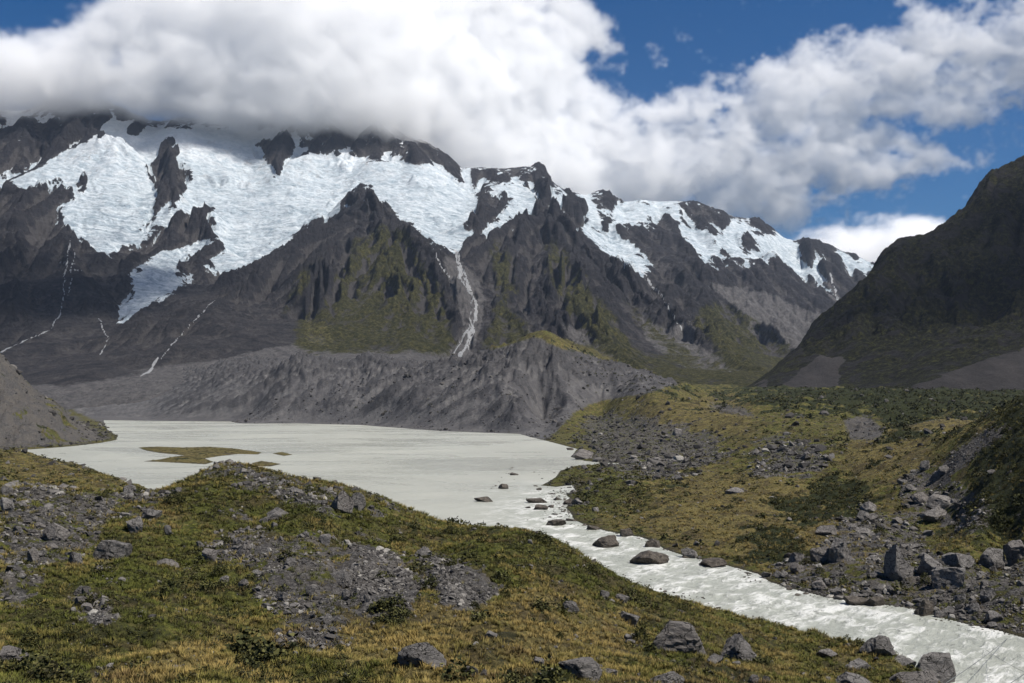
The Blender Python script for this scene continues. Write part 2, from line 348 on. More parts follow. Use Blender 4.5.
def ground_height(x, y, full=True):
    b = F_GROUND(x, y)
    qx = 512 + F * x / y
    b = b - .95 * smooth(150, 185, y) * smooth(330, 250, y) * smooth(680, 600, qx) - 1.25 * smooth(85, 112, y) * smooth(215, 185, y) * smooth(560, 660, qx) * smooth(1010, 960, qx)
    sd = shore(x, y)
    wz = water_z(y)
    rub, grav, green, dry, wl, scr = masks(x, y, b, False)
    far = smooth(60, 600, y)
    calm = 1 - .62 * smooth(140, 185, y) * smooth(330, 260, y) * smooth(700, 600, qx) - .5 * smooth(480, 520, y) * smooth(640, 600, y) * smooth(880, 910, qx)
    n = fbm2(x / 46, y / 60, 4, .5) * (1.1 + 4.5 * smooth(350, 1000, y)) * (1 - wl * .5) * (1 - grav * .8)
    n = n + fbm2(x / 9 + 3, y / 9, 4, .55) * (.9 + .8 * far) * (1 - .7 * grav) + (fbm2(x / 17 + 8, y / 21, 4, .5, 2) - .25) * 1.5 * (1 - far * .3) * (1 - grav)
    n = n + (fbm2(x / 2.1, y / 2.1, 3, .6) * .34) * (1 - far * .5)
    n = n + scr * (fbm2(x / 30 + 9, y / 30, 4, .6, 2)) * (1.5 + 5 * far)
    # the moraine wall: ribs and crags running down to the lake
    wx = x + fbm2(x / 160, y / 160, 3) * 60
    rib = fbm2(wx / 62, y / 260, 5, .58, 1)
    crag = fbm2(wx / 30 + 7, y / 36, 5, .62, 1)
    up = smooth(15, 90, b)
    n = n + wl * smooth(48, 88, b) * (fbm2(x / 24 + 77, y / 24, 5, .6, 1) - .38) * 12
    n = n + wl * ((rib - .45) * 10 * up + (crag - .4) * 15 * (up * .85 + .08) + fbm2(x / 14, y / 14, 3, .6) * 2.)
    n = n - grav * (1 - wl) * smooth(500, 700, y) * (fbm2(x / 22, y / 90, 4, .6, 1) * 7 + fbm2(x / 12, y / 14, 4, .65) * 3)
    n = n * calm
    # level towards the water
    w = smooth(0, 1, sd / (10 + .035 * y))
    land = wz + .12 + (b - wz + n) * w
    land = np.maximum(land, wz + .06 + np.minimum(sd, 3) * .12)
    flat_w = np.minimum(1, sd / 6)
    z = np.where(sd > 0, land + (1 - w) * fbm2(x / 3, y / 3, 3) * .12 * flat_w, wz - .05 + np.maximum(sd * .35, -2.2))
    return z if not full else (z, sd)

def sheet(p0, p1, dp, Ys, left=None, right=None):
    us = np.arange((p0 - 512) / F, (p1 - 512) / F, dp / F)
    if left is not None: us = np.concatenate([np.arange((left - 512) / F, us[0] - 4 / F, 9 / F), us])
    if right is not None: us = np.concatenate([us, np.arange(us[-1] + 9 / F, (right - 512) / F, 9 / F)])
    U, Y = np.meshgrid(us, Ys, indexing='ij'); return U * Y, Y + 0 * U
Ys = np.exp(np.concatenate([np.arange(math.log(11), math.log(45), .02), np.arange(math.log(45), math.log(2620), .0042 * DET)]))
GX, GY = sheet(-165, 1190, 1.25 * DET, Ys)
GZ, GS = ground_height(GX, GY)
_wl = look(M_wall, *to_px(GX, GY, GZ)); _gr = look(M_grav, *to_px(GX, GY, GZ)) * smooth(500, 700, GY)
j0 = int(np.searchsorted(Ys, 600))
GZ[:, j0:] = gullies(GZ[:, j0:], GX[:, j0:], GY[:, j0:], 80., 4.6, 5, .55, .12, .5, (_wl * smooth(1, 30, GZ) + .12 * _gr * smooth(1, 20, GZ))[:, j0:], 3)
rub, grav, green, dry, wl, scr = masks(GX, GY, GZ)
grav = np.clip(grav - smooth(600, 700, GY) * (GX < -250) * smooth(-.05, .35, fbm2(GX / 26, GY / 50, 5, .7) - GZ / 260) * .9, 0, 1)
ggul = np.clip(.5 + (GZ - soften(GZ, 6)) / 3.0, 0, 1); gsl = np.clip(np.hypot(*grads(GZ, GX, GY)) * .6, 0, 1)
log('ground', GX.shape)
island_dry = np.zeros_like(GZ)

m = Mat('heath_and_gravel')
P = m.pos()
nb = m.noise(P, .05, 3, .5); nm = m.noise(P, .33, 7, .65, .6); nf = m.noise(P, 2.2, 6, .7); nt = m.noise(m.scale(P, (1, .6, .25)), 5.5, 4, .75)
green_c = m.cramp(nf, [(.30, (.012, .015, .003)), (.50, (.056, .061, .012)), (.68, (.135, .133, .028))])
straw_c = m.cramp(nf, [(.28, (.032, .026, .010)), (.50, (.112, .092, .032)), (.70, (.245, .195, .078))])
brown_c = m.cramp(nf, [(.30, (.016, .012, .007)), (.52, (.050, .038, .019)), (.72, (.105, .080, .040))])
sel = m.math('ADD', m.math('MULTIPLY', m.math('SUBTRACT', m.attr('dry'), m.attr('green')), .22), nm)
veg = m.mix(m.ramp(sel, .46, .60), green_c, straw_c)
veg = m.mix(m.ramp(m.noise(P, .11, 8, .7, .8), .46, .60, 0, .8), veg, brown_c)
veg = m.mix(m.ramp(m.noise(P, .16, 9, .74, .5), .53, .61, 0, .8), veg, (.020, .021, .009))
veg = m.mix(m.ramp(m.math('ADD', m.attr('scrub'), m.math('MULTIPLY', m.math('SUBTRACT', nm, .5), 1.2)), .35, .8), veg, m.cramp(nf, [(.3, (.008, .011, .004)), (.7, (.032, .036, .012))]))
vs = m.voro(P, 1.6); vs2 = m.voro(P, .55)
rock_c = m.cramp(m.noise(P, .9, 7, .75), [(.25, (.030, .028, .027)), (.5, (.095, .089, .083)), (.75, (.21, .20, .185))])
rock_c = m.mix(m.ramp(m.voro(P, 2.6, 'F1', 'Distance'), .25, .75, 0, .8), rock_c, (.03, .029, .03), 'MIX')
rock_c = m.mix(m.ramp(m.voro(P, .22, 'F1', 'Color'), .2, .9, 0, .35), rock_c, (.13, .112, .09))
rk = m.math('ADD', m.math('ADD', m.math('MULTIPLY', m.attr('rub'), .62), m.attr('grav')), m.math('MULTIPLY', m.math('SUBTRACT', nm, .5), 2.2))
fr = m.ramp(rk, .45, .62)
wall_c = m.cramp(m.noise(m.scale(P, (1, 1, .35)), .035, 9, .68, .5), [(.3, (.048, .046, .048)), (.5, (.088, .084, .083)), (.7, (.14, .134, .128))])
wall_c = m.mix(m.ramp(m.voro(P, .16), .3, .8, 0, .35), wall_c, (.045, .045, .05))
crg = m.math('ADD', m.math('ADD', m.math('ADD', m.attr('gul'), m.math('MULTIPLY', m.attr('top'), .22)), m.math('MULTIPLY', m.attr('sl'), .7)), m.math('MULTIPLY', m.math('SUBTRACT', m.noise(P, .045, 9, .75), .5), 1.1))
wall_c = m.mix(m.ramp(crg, .90, 1.12, 0, .8), wall_c, m.cramp(nm, [(.3, (.018, .018, .021)), (.7, (.075, .072, .072))]))
fw = m.ramp(m.math('ADD', m.attr('wall'), m.math('MULTIPLY', m.math('SUBTRACT', m.noise(P, .02, 6, .6), .5), 1.4)), .35, .65)
col = m.mix(fr, veg, rock_c); col = m.mix(fw, col, wall_c)
col = m.mix(m.attr('wet'), col, (.022, .020, .017))
bh = m.math('ADD', m.math('MULTIPLY', nf, .35), m.math('MULTIPLY', nt, .25))
bh = m.math('ADD', bh, m.math('MULTIPLY', m.math('MULTIPLY', m.math('SUBTRACT', 1, m.voro(P, 2.6)), m.ramp(rk, .4, .7)), .35))
nr = m.bump(bh, 1.0, .8)
nr = m.bump(m.noise(P, .25, 8, .7), 4.0, .5, nr)
GROUND_MAT = m.fin(col, nr)
wet = np.clip(1 - GS / 1.5, 0, 1) * (GS > 0) + (GS <= 0)
g = make_mesh('ground', np.stack([GX, GY, GZ], -1).reshape(-1, 3), grid_faces(*GX.shape), GROUND_MAT,
              dict(rub=rub, grav=grav, green=green, dry=dry, wall=wl, scrub=scr, gul=ggul, sl=gsl, top=smooth(40, 85, GZ), wet=np.clip(wet, 0, 1) * .8))
tag(g, 'heath, straw grass, gravel and moraine around the lake', kind='structure')
for mlo, mhi in ((-1500, -163), (1188.5, 2400)):
    MXg, MYg = sheet(mlo, mhi, 8, Ys[::3]); MZg, MSg = ground_height(MXg, MYg); mk_ = masks(MXg, MYg, MZg)
    e_ = make_mesh('ground', np.stack([MXg, MYg, MZg - .1], -1).reshape(-1, 3), grid_faces(*MXg.shape), GROUND_MAT, dict(rub=mk_[0] * .5, grav=mk_[1] * .6, green=mk_[2], dry=mk_[3], wall=mk_[4], scrub=mk_[5], wet=(MSg < 0) * .8))
    tag(e_, 'rough heath and grass beside the valley floor', kind='structure')
log('ground built')

# ------------------------------------------------------------------ water
WY = np.exp(np.arange(math.log(38), math.log(2000), .0045 * DET))
WX, WYY = sheet(-165, 1190, 1.8 * DET, WY, None, 1640)
wsd = shore(WX, WYY)
river = smooth(470, 330, WYY) * smooth(440, 560, 512 + F * WX / WYY)
wz = water_z(WYY)
fl = fbm2((WX * .8 + WYY * .6) / 2.2, (WX * -.6 + WYY * .8) / 7, 4, .6)     # chop stretched along the current
fl2 = fbm2((WX * .8 + WYY * .6) / 9, (WX * -.6 + WYY * .8) / 16, 4, .55, 1)
wz2 = wz + river * (fl * .36 + (fl2 - .4) * .62) * smooth(0, 5, -wsd) * (.5 + .5 * smooth(330, 180, WYY))
keep = (wsd < 4)
k4 = (keep[:-1, :-1] & keep[1:, :-1] & keep[1:, 1:] & keep[:-1, 1:]).ravel()
def split_water(name, part, label, cat):
    Fc = grid_faces(*WX.shape, k4 & part)
    ids, inv = np.unique(Fc, return_inverse=True)
    V = np.stack([WX, WYY, wz2], -1).reshape(-1, 3)[ids]
    o = make_mesh(name, V, inv.reshape(-1, 4), WATER, dict(river=river.ravel()[ids], edge=np.clip(1 + wsd / 5, 0, 1).ravel()[ids], crest=fl2.ravel()[ids]))
    tag(o, label, kind='structure')
m = Mat('glacial_water'); P = m.pos()
big = m.noise(m.scale(P, (.55, .8, 1)), .013, 9, .68, .6)
lake_c = m.cramp(big, [(.3, (.285, .29, .245)), (.7, (.37, .37, .315))])
rot = m.n.new('ShaderNodeMapping'); rot.inputs['Rotation'].default_value[2] = .65; m.l.new(P, rot.inputs[0]); rp = rot.outputs[0]
fo = m.noise(m.scale(rp, (1, .33, 1)), .55, 8, .72, .8)
fo2 = m.noise(m.scale(rp, (1, .5, 1)), .12, 5, .6)
foam = m.ramp(m.math('ADD', m.math('ADD', fo, m.math('MULTIPLY', m.math('SUBTRACT', fo2, .5), .6)), m.math('MULTIPLY', m.attr('crest'), .18)), .53, .74)
riv_c = m.mix(foam, (.31, .32, .275), (.64, .64, .60))
riv_c = m.mix(m.ramp(m.noise(m.scale(rp, (1, .4, 1)), .9, 6, .7), .56, .66, 0, .85), riv_c, (.16, .165, .14))
col = m.mix(m.attr('river'), lake_c, riv_c)
b1 = m.noise(m.scale(P, (.5, 1.3, 1)), .9, 4, .6)
nr = m.bump(b1, .35, .7); nr = m.bump(m.math('MULTIPLY', fo, m.attr('river')), .8, .8, nr)
m.b.inputs['Specular IOR Level'].default_value = .4
WATER = m.fin(col, nr, m.math('ADD', m.ramp(big, .35, .65, .2, .4), m.math('MULTIPLY', m.attr('river'), .15)))
cy = (WYY[:-1, :-1]).ravel(); cpx = (512 + F * WX / WYY)[:-1, :-1].ravel()
isr = (cy < 400) & (cpx > 430)
split_water('lake', ~isr, 'pale milky grey-green glacial lake below the snowy range', 'lake')
split_water('river', isr, 'white churning outflow river running from the lake to the right', 'river')
log('water')
# ================================================================== MOUNTAINS
crest = [(-170,120,5400),(-60,112,5400),(0,115,5400),(60,108,5400),(110,112,5400),(180,118,5500),(250,112,5600),(320,114,5600),(380,128,5500),(420,145,5400),(455,170,5300),(468,184,5250),(478,172,5400),(490,169,5500),(515,170,5500),(542,172,5500),
 (552,188,5550),(575,196,5700),(592,196,5800),(610,193,5850),(640,200,5950),(665,203,6000),(692,204,6000),(720,213,6100),(755,221,6200),(775,232,6300),(790,240,6400),(806,237,6500),(830,246,6500),(852,252,6600),(870,266,6700),(900,285,6700),(960,320,6700),(1060,340,6700)]
back = [(p[0], 0, 7400, at(*p)[2] - 500) for p in crest[::2]]
body = [(-170,200,4700),(0,180,4900),(60,165,5050),(110,150,5150),(-60,300,3400),(0,260,3900),(0,340,2800),(-160,380,2300),(0,385,2250),(60,388,2250),(60,250,4000),(60,330,2950),(110,200,4800),(110,245,4200),(150,170,5000),(150,215,4600),(100,270,3800),(120,320,3200),(150,358,2500),(100,375,2350),
 (150,285,3700),(200,250,4300),(200,200,4700),(200,310,3050),(230,340,2600),(200,368,2300),(250,150,5250),(250,200,4750),(250,270,4000),(290,225,4450),(320,170,5100),(350,160,5200),(400,180,4950),(400,208,4550),(440,195,4850),(435,235,4250),(452,250,4050),
 (455,275,3650),(462,300,3250),(468,330,2850),(462,356,2500),(420,240,4050),(500,200,4900),(520,185,5200),
 (580,220,5350),(600,235,5150),(625,260,4800),(650,285,4350),(672,310,3950),(690,333,3600),(712,350,3300),(735,370,2900),(765,383,2500),(620,210,5800),(660,215,5800),(700,235,5700),(740,245,5800),(780,250,6100),(820,262,6200),
 (700,262,5100),(740,290,5300),(770,320,4900),(790,340,4500),(800,300,5800),(850,300,6100),(840,330,5600),(800,365,3700),(760,388,2100),(640,388,1950),(540,375,2000),(460,375,1950),(350,370,2000),(250,375,2100),(850,388,3500),(950,385,3500),(1060,385,4000),(640,365,2600),(700,375,2500)]
F_BASE = lattice(surface([(a, b, c) for a, b, c in crest] + back + body, 3.0), -175, 1070, 5, 1850, 7600, .008)
# spurs: crest lines with the fall of their flanks
SPURS = [
 (.95, [(352,190,4300),(372,208,4000),(382,222,3850),(390,245,3600),(398,280,3250),(402,315,2900),(405,345,2600),(405,362,2350)]),
 (.85, [(372,208,4000),(345,214,4000),(318,226,3950),(290,243,3850),(262,262,3650),(240,285,3450),(222,308,3200),(208,330,2950)]),
 (.95, [(330,232,3850),(320,262,3500),(322,300,3100),(335,335,2700)]),
 (1.0, [(382,222,3850),(410,240,3700),(430,262,3500),(444,290,3150),(452,325,2800),(456,350,2550)]),
 (.95, [(542,174,5400),(548,205,4700),(556,222,4400),(580,238,4250),(605,258,4100),(630,282,3900),(655,305,3650),(680,326,3400),(710,345,3100),(745,366,2750),(775,384,2500)]),
 (.95, [(556,222,4400),(520,215,4350),(492,232,4150),(478,252,3950),(470,268,3800)]),
 (.95, [(520,215,4350),(515,245,3950),(510,280,3500),(500,302,3250),(490,330,2850),(484,352,2550)]),
 (.9, [(500,302,3250),(525,330,2850),(548,350,2550)]),
 (.9, [(556,222,4400),(565,255,3950),(580,290,3450),(598,322,3000),(620,348,2600),(640,368,2300)]),
 (.85, [(545,240,4100),(540,285,3500),(555,318,3050),(580,345,2600),(600,360,2300)]),
 (.85, [(631,225,5400),(650,240,5200),(672,262,4950),(700,282,4650),(730,305,4350),(760,326,4000),(790,345,3700),(815,362,3300)]),
 (.8, [(672,262,4950),(690,300,4300),(705,330,3800),(725,352,3300)]),
 (.8, [(735,238,5900),(750,262,5500),(765,290,5200),(785,315,4900)]),
 (.8, [(806,238,6300),(815,265,6000),(830,300,5700),(850,330,5400)]),
 (.8, [(690,205,5950),(700,222,5700),(712,240,5500)]),
 (.9, [(165,150,5000),(172,175,4750),(180,195,4600),(172,215,4450)]),
 (.9, [(210,203,4500),(200,225,4350),(215,240,4150)]),
 (.9, [(0,130,5200),(50,140,5000),(90,128,5100),(120,140,5000)]),
 (.8, [(70,235,4150),(75,280,3650),(95,320,3150)]),(.8, [(10,230,4150),(20,290,3450),(30,340,2850)]),(.8,[(150,320,3000),(165,345,2700),(180,362,2450)]),
 (.9, [(375,186,4800),(345,205,4500),(335,215,4350)]),
 (.9, [(505,200,4700),(485,215,4500),(470,228,4300)]),
]
def spur_height(x, y):
    wx = x + fbm2(x / 420, y / 420, 4, .5) * 62; wy = y + fbm2(x / 420 + 9, y / 420 + 5, 4, .5) * 62
    best = np.full(x.shape, -1e4, np.float32)
    for k, line in SPURS:
        Q = [at(*p) for p in line]
        for a, b in zip(Q[:-1], Q[1:]):
            L2 = (b[0]-a[0])**2 + (b[1]-a[1])**2
            t = np.clip(((wx-a[0])*(b[0]-a[0]) + (wy-a[1])*(b[1]-a[1])) / L2, 0, 1)
            d = np.hypot(wx-a[0]-t*(b[0]-a[0]), wy-a[1]-t*(b[1]-a[1]))
            best = np.maximum(best, a[2] + t*(b[2]-a[2]) - k * d * (1.12 - .30 * smooth(0, 420, d)) )
    return best
# ice and snow, outlined; rock islands cut out of it again
M_ice = blank(); M_veg = blank(); M_scree = blank(); M_strm = blank(); M_sunlit = blank()
for p in [[(-200,118),(0,116),(40,112),(90,114),(60,122),(0,126),(-200,128)],
 [(0,178),(25,170),(50,160),(75,148),(98,130),(110,118),(150,128),(200,126),(260,128),(330,140),(400,150),(440,160),(470,180),(478,205),(500,215),(480,235),(462,245),(456,252),(440,250),(425,240),(408,226),(395,212),(385,200),(372,205),(345,212),(318,225),(290,243),(262,262),
  (240,275),(232,282),(225,270),(212,272),(190,280),(170,295),(150,305),(132,320),(122,325),(118,312),(135,290),(128,275),(150,262),(165,245),(140,240),(115,255),(95,252),(80,240),(55,225),(50,212),(75,195),(60,185),(30,195),(0,182)],
 [(478,172),(545,172),(552,190),(575,196),(600,196),(612,205),(640,200),(665,205),(690,205),(720,215),(752,225),(775,235),(800,245),(830,258),(850,262),(830,270),(812,262),(802,280),(790,268),(770,258),(762,250),(745,258),(725,255),(705,262),(690,250),(672,245),(650,232),(632,226),(615,232),(600,225),(588,232),
  (560,215),(545,200),(500,196),(480,190)],
 [(545,205),(530,212),(515,218),(505,230),(490,236),(470,234),(476,222),(500,205),(520,190),(540,190)],
 [(575,226),(600,232),(622,235),(640,252),(652,272),(648,280),(632,275),(615,262),(598,250),(582,238)],
 [(798,262),(806,255),(815,262),(838,300),(834,303),(820,285)],[(838,250),(862,256),(874,268),(868,276),(852,268),(842,262)],[(695,258),(712,268),(722,274),(714,276),(700,266)],[(690,230),(745,240),(790,248),(800,262),(760,262),(700,262)]]: fill(M_ice, p)
for p in [[(-200,130),(0,122),(60,114),(95,108),(106,120),(98,132),(75,145),(40,162),(0,170),(-200,200)],[(122,128),(146,126),(138,138),(126,136)],[(160,148),(172,138),(180,155),(176,162),(188,170),(190,180),(182,196),(168,205),(150,220),(160,200),(150,182),(145,168),(158,162)],
 [(212,203),(208,222),(218,226),(205,240),(185,248),(170,252),(148,248),(155,232),(172,222),(196,212)],[(222,244),(225,250),(205,262),(190,276),(176,276),(180,262),(200,250)],[(200,268),(228,272),(234,290),(200,310),(165,300),(180,285)],
 [(250,138),(290,136),(305,150),(288,160),(280,180),(272,165),(255,155)],[(300,138),(340,136),(352,152),(322,158),(305,150)],[(340,142),(395,144),(435,152),(470,182),(462,186),(430,160),(415,168),(395,158),(360,160)],
 [(372,184),(365,195),(345,206),(342,202),(352,192)],[(365,200),(380,198),(382,206),(366,206)],[(478,170),(545,170),(552,186),(540,205),(536,192),(520,180),(500,184),(474,182)],[(540,200),(546,178),(552,206),(545,212)],[(468,228),(480,205),(500,198),(508,204),(498,212),(490,226),(470,236)],[(470,186),(486,190),(490,198),(474,196)],
 [(566,190),(576,196),(590,212),(580,218),(568,206)],[(590,194),(612,190),(625,204),(606,210),(594,206)],[(600,212),(618,214),(612,222),(600,218)],[(630,222),(650,226),(680,240),(690,258),(660,248),(640,245),(618,240)],[(650,214),(668,216),(688,236),(672,242),(655,228)],
 [(684,205),(700,202),(722,212),(732,226),(718,232),(705,222),(700,232),(690,226),(682,216)],[(742,220),(772,228),(778,236),(758,230),(744,226)],[(742,238),(758,240),(752,252),(744,254)],[(720,248),(732,252),(728,262),(718,258)],[(800,240),(810,238),(812,248),(802,252)],
 [(796,250),(812,248),(815,256),(802,270)],[(818,250),(832,246),(842,262),(850,280),(836,285),(822,268)],[(850,250),(862,262),(852,262)],[(560,208),(578,212),(590,225),(572,226),(560,220)],[(38,205),(58,210),(62,222),(80,235),(78,222),(88,222),(70,238),(40,240),(0,225),(0,195),(25,200)],[(80,180),(88,182),(86,192),(78,188)],
 [(395,158),(425,150),(440,168),(420,162)],[(150,210),(160,205),(150,228),(138,235)]]: fill(M_ice, p, 0.)
for p, w in [([(70,240),(64,280),(62,310),(50,330),(0,352)],.8),([(74,250),(70,285),(66,300)],.5),([(60,262),(78,264)],.8),([(66,270),(80,270)],.7),([(98,318),(108,338),(100,355)],.9),([(455,250),(460,278),(472,296),(477,306),(472,325),(466,345),(456,362)],2.2),([(458,252),(466,280),(474,300),(478,312),(470,335),(458,362)],1.5),([(472,300),(470,322),(460,345),(450,361)],.9),([(476,310),(474,330),(468,350),(462,362)],.7),([(436,252),(442,268),(452,280)],1.2),([(458,262),(470,290)],1.),
 ([(648,280),(660,295),(672,312),(682,330)],1.0),([(640,268),(652,285)],1.),([(830,270),(838,300)],1.2),([(158,358),(148,372),(140,376)],2.2),([(215,300),(190,325),(172,345),(160,360)],.6)]:
    r_ = random.Random(int(p[0][0] * 7)); q = [p[0]]
    for a_, b_ in zip(p[:-1], p[1:]):
        n_ = max(2, int(math.dist(a_, b_) / 4))
        q += [(a_[0] + (b_[0]-a_[0]) * i_ / n_ + r_.uniform(-1.3, 1.3), a_[1] + (b_[1]-a_[1]) * i_ / n_) for i_ in range(1, n_ + 1)]
    for a_, b_ in zip(q[:-1], q[1:]): stroke(M_strm, [a_, b_], max(w * r_.uniform(.4, 1.05), .55), r_.uniform(.6, 1.1))
for p in [[(800,238),(815,262),(845,305),(838,306),(815,275)],[(770,318),(830,340),(790,350),(760,340),(740,322)],[(660,330),(695,320),(690,350),(660,345)],[(440,255),(468,262),(485,300),(480,325),(468,362),(440,362),(462,330),(455,300)],[(505,300),(520,320),(560,352),(620,362),(640,372),(600,370),(540,350)],
 [(560,320),(600,345),(650,375),(620,372),(575,350)],[(640,312),(680,335),(760,378),(700,375),(650,345)],[(240,356),(300,340),(330,335),(345,360),(200,372)],[(700,280),(760,290),(830,318),(800,345),(745,315)],[(-200,384),(60,384),(200,362),(330,350),(460,350),(460,440),(-200,440)]]: fill(M_scree, p)
for p in [[(350,240),(375,225),(405,230),(425,260),(448,300),(455,355),(300,356),(322,320),(335,280)],[(500,298),(472,352),(560,352),(530,322)],[(545,335),(600,350),(650,372),(560,356)],[(545,225),(600,300),(640,350),(700,375),(620,365),(575,330),(550,280)],[(500,230),(520,290),(500,300),(490,260)],
 [(705,300),(740,308),(800,350),(780,384),(700,375),(720,350),(690,330)],[(640,350),(780,384),(760,395),(600,395)],[(320,260),(300,300),(280,320),(300,270)],[(300,310),(340,300),(330,358),(290,350)],[(615,290),(680,340),(740,375),(690,370),(640,330)]]: fill(M_veg, p)
fill(M_sunlit, [(535,330),(560,338),(600,352),(640,366),(660,378),(625,374),(590,364),(560,352)]); fill(M_sunlit, [(300,315),(330,320),(335,350),(300,350)], .5); M_sunlit = blur(M_sunlit, 4)  # sunlit green slope: the sun's brightness is painted into its grass colour
M_ice0 = M_ice; M_ice = blur(M_ice, 4.2); M_veg = blur(M_veg, 6); M_scree = blur(M_scree, 3)

MYs = np.exp(np.arange(math.log(1900), math.log(7300), .0013 * DET))
X, Y = sheet(-170, 1060, 1.2 * DET, MYs, -1300)
B = F_BASE(X, Y); S = spur_height(X, Y)
px, py = to_px(X, Y, B)
k = 60.
top = np.maximum(B, S) + k * .5 * np.exp(-np.abs(B - S) / k) * .6
px, py = to_px(X, Y, top)
wpx = px + fbm2(X / 130, Y / 130, 4, .6) * 5; wpy = py + fbm2(X / 130 + 50, Y / 130, 4, .6) * 4
ice = look(M_ice, wpx, wpy)
lowf = smooth(60, 300, top)
cpy = np.interp(px, [c[0] for c in crest], [c[1] for c in crest])
isc = smooth(.3, .75, look(blur(M_ice0, 3), px, np.maximum(py, cpy + 3)))
sk = np.abs(Y - np.interp(px, [c[0] for c in crest], [c[2] for c in crest]))
damp = .5 + .5 * smooth(0, 400, sk)
rough = 1 - isc * (.93 - .45 * smooth(.12, .3, fbm2(X / 330 + 60, Y / 330, 4, .6)))
Z = top + fbm2(X / 520 + 3, Y / 520, 3, .5) * 45 * damp * (.3 + .7 * rough)
vg0 = blur(M_veg, 5); vg0 = look(vg0, px, py)
Z = gullies(Z, X, Y, 380., 66., 6, .50, .15, .7, (1 - .22 * vg0) * rough * (.35 + .65 * lowf) * damp)
cr = fbm2(X / 95 + 5, Y / 120 + 3, 5, .62, 1)
Z = Z + ((cr - .42) * 46 * smooth(.35, 1.1, np.hypot(*grads(top, X, Y))) + (fbm2(X / 38, Y / 46, 4, .62, 1) - .42) * 12) * rough * (.25 + .75 * lowf) * (.4 + .6 * damp)
Z = Z + isc * (fbm2(X / 300, Y / 170, 4, .5) * 26 + (fbm2((X + Y * .25) / 75, Y / 30, 4, .62, 1) - .45) * 13) * damp
log('mountain noise')
Z = Z - 70 * smooth(2080, 1900, Y)
# slopes decide the fine cover
gy = np.gradient(Z, axis=1) / np.gradient(Y, axis=1); gx = np.gradient(Z, axis=0) / (np.gradient(X, axis=0) + 1e-6)
steep = np.hypot(gx, gy)
px, py = to_px(X, Y, Z)
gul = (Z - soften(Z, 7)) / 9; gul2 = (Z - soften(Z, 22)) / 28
wpx = px + fbm2(X / 190, Y / 190, 6, .68) * 12; wpy = py + fbm2(X / 190 + 50, Y / 190, 6, .68) * 7
ice = look(M_ice, wpx, np.maximum(wpy, np.interp(wpx, [c[0] for c in crest], [c[1] for c in crest]) + 3))
# thin snow on ledges of the high rock, bare bits in the steep ice
streak = fbm2(X / 34 + 4, Y / 60, 5, .66)
ledge = smooth(1.5, .5, steep) * smooth(650, 1050, Z) * .9
ice0_ = smooth(.01, .12, ice)
ice = ice + .42 * streak - .30 * smooth(1.0, 2.2, steep) * smooth(.98, .6, ice) - .42 * np.clip(gul, -.8, 1.2) - .30 * np.clip(gul2, -.8, 1.2) * smooth(1, .8, ice) - .25 * smooth(1.1, 2.0, steep) * (streak > .12)
ice = ice + .07 + .10 * smooth(800, 1000, Z)
ice = np.clip(ice * ice0_ + (1 - smooth(0, .5, ice)) * ledge * (.55 + 1.6 * streak - .5 * gul) * smooth(110, 20, py - np.interp(px, [c[0] for c in crest], [c[1] for c in crest])), 0, 1)
strm = look(M_strm, px + fbm2(X/40, Y/40, 3)*1.5, py)
vg = look(M_veg, wpx, wpy); sc_ = look(M_scree, wpx, wpy)

m = Mat('mountain_rock_and_ice'); P = m.pos()
str_ = m.noise(m.scale(P, (.6, .6, 2.2)), .018, 9, .7, 1.2)
det = m.noise(P, .09, 8, .72)
rock = m.cramp(str_, [(.28, (.018, .018, .022)), (.45, (.042, .039, .041)), (.60, (.084, .077, .074)), (.75, (.165, .150, .140))])
rock = m.mix(m.ramp(det, .35, .7, .0, .6), rock, (.035, .034, .04), 'MIX')
vegc = m.cramp(det, [(.3, (.016, .018, .007)), (.5, (.056, .055, .018)), (.68, (.145, .125, .042))])
scr_c = m.cramp(m.noise(P, .05, 7, .7), [(.3, (.085, .081, .082)), (.7, (.22, .207, .198))])
def f(a, lo=.35, hi=.65, amp=.9, n=det): return m.ramp(m.math('ADD', m.attr(a), m.math('MULTIPLY', m.math('SUBTRACT', n, .5), amp)), lo, hi)
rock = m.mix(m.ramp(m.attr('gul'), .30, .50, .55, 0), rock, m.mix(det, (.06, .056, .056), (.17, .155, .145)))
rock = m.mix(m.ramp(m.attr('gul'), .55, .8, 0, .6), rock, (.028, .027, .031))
col = m.mix(f('scree', .40, .8), rock, scr_c)
col = m.mix(m.math('MULTIPLY', f('veg', .45, .95, 3.0, m.noise(P, .012, 10, .74, .6)), m.ramp(m.attr('gul'), .2, .45)), col, vegc)
col = m.mix(f('sunlit', .35, .75, 1.0), col, m.cramp(det, [(.3, (.07, .065, .025)), (.7, (.24, .21, .08))]))
icen = m.noise(m.scale(P, (1, 1.15, 1)), .022, 10, .76, .8)
icec = m.cramp(icen, [(.30, (.24, .32, .38)), (.43, (.46, .54, .60)), (.55, (.70, .74, .77)), (.7, (.78, .80, .81))])
icec = m.mix(m.ramp(m.noise(P, .0032, 7, .66, .5), .40, .58, .5, 0), icec, m.mix(icen, (.22, .29, .34), (.50, .55, .58)))
icec = m.mix(m.ramp(m.noise(m.scale(P, (1.5, .6, 1)), .011, 10, .76), .55, .66, 0, .6), icec, (.20, .19, .19))
high = m.n.new('ShaderNodeSeparateXYZ'); m.l.new(P, high.inputs[0])
seam = m.noise(m.scale(P, (.5, 1.6, 1.6)), .02, 9, .78, 1.2)
blue = m.cramp(seam, [(.36, (.20, .26, .31)), (.47, (.38, .45, .50)), (.56, (.62, .67, .70)), (.68, (.76, .80, .82))])
icec = m.mix(m.ramp(m.math('ADD', high.outputs[2], m.math('MULTIPLY', icen, 700)), 1050, 1650, .85, .1), icec, blue)
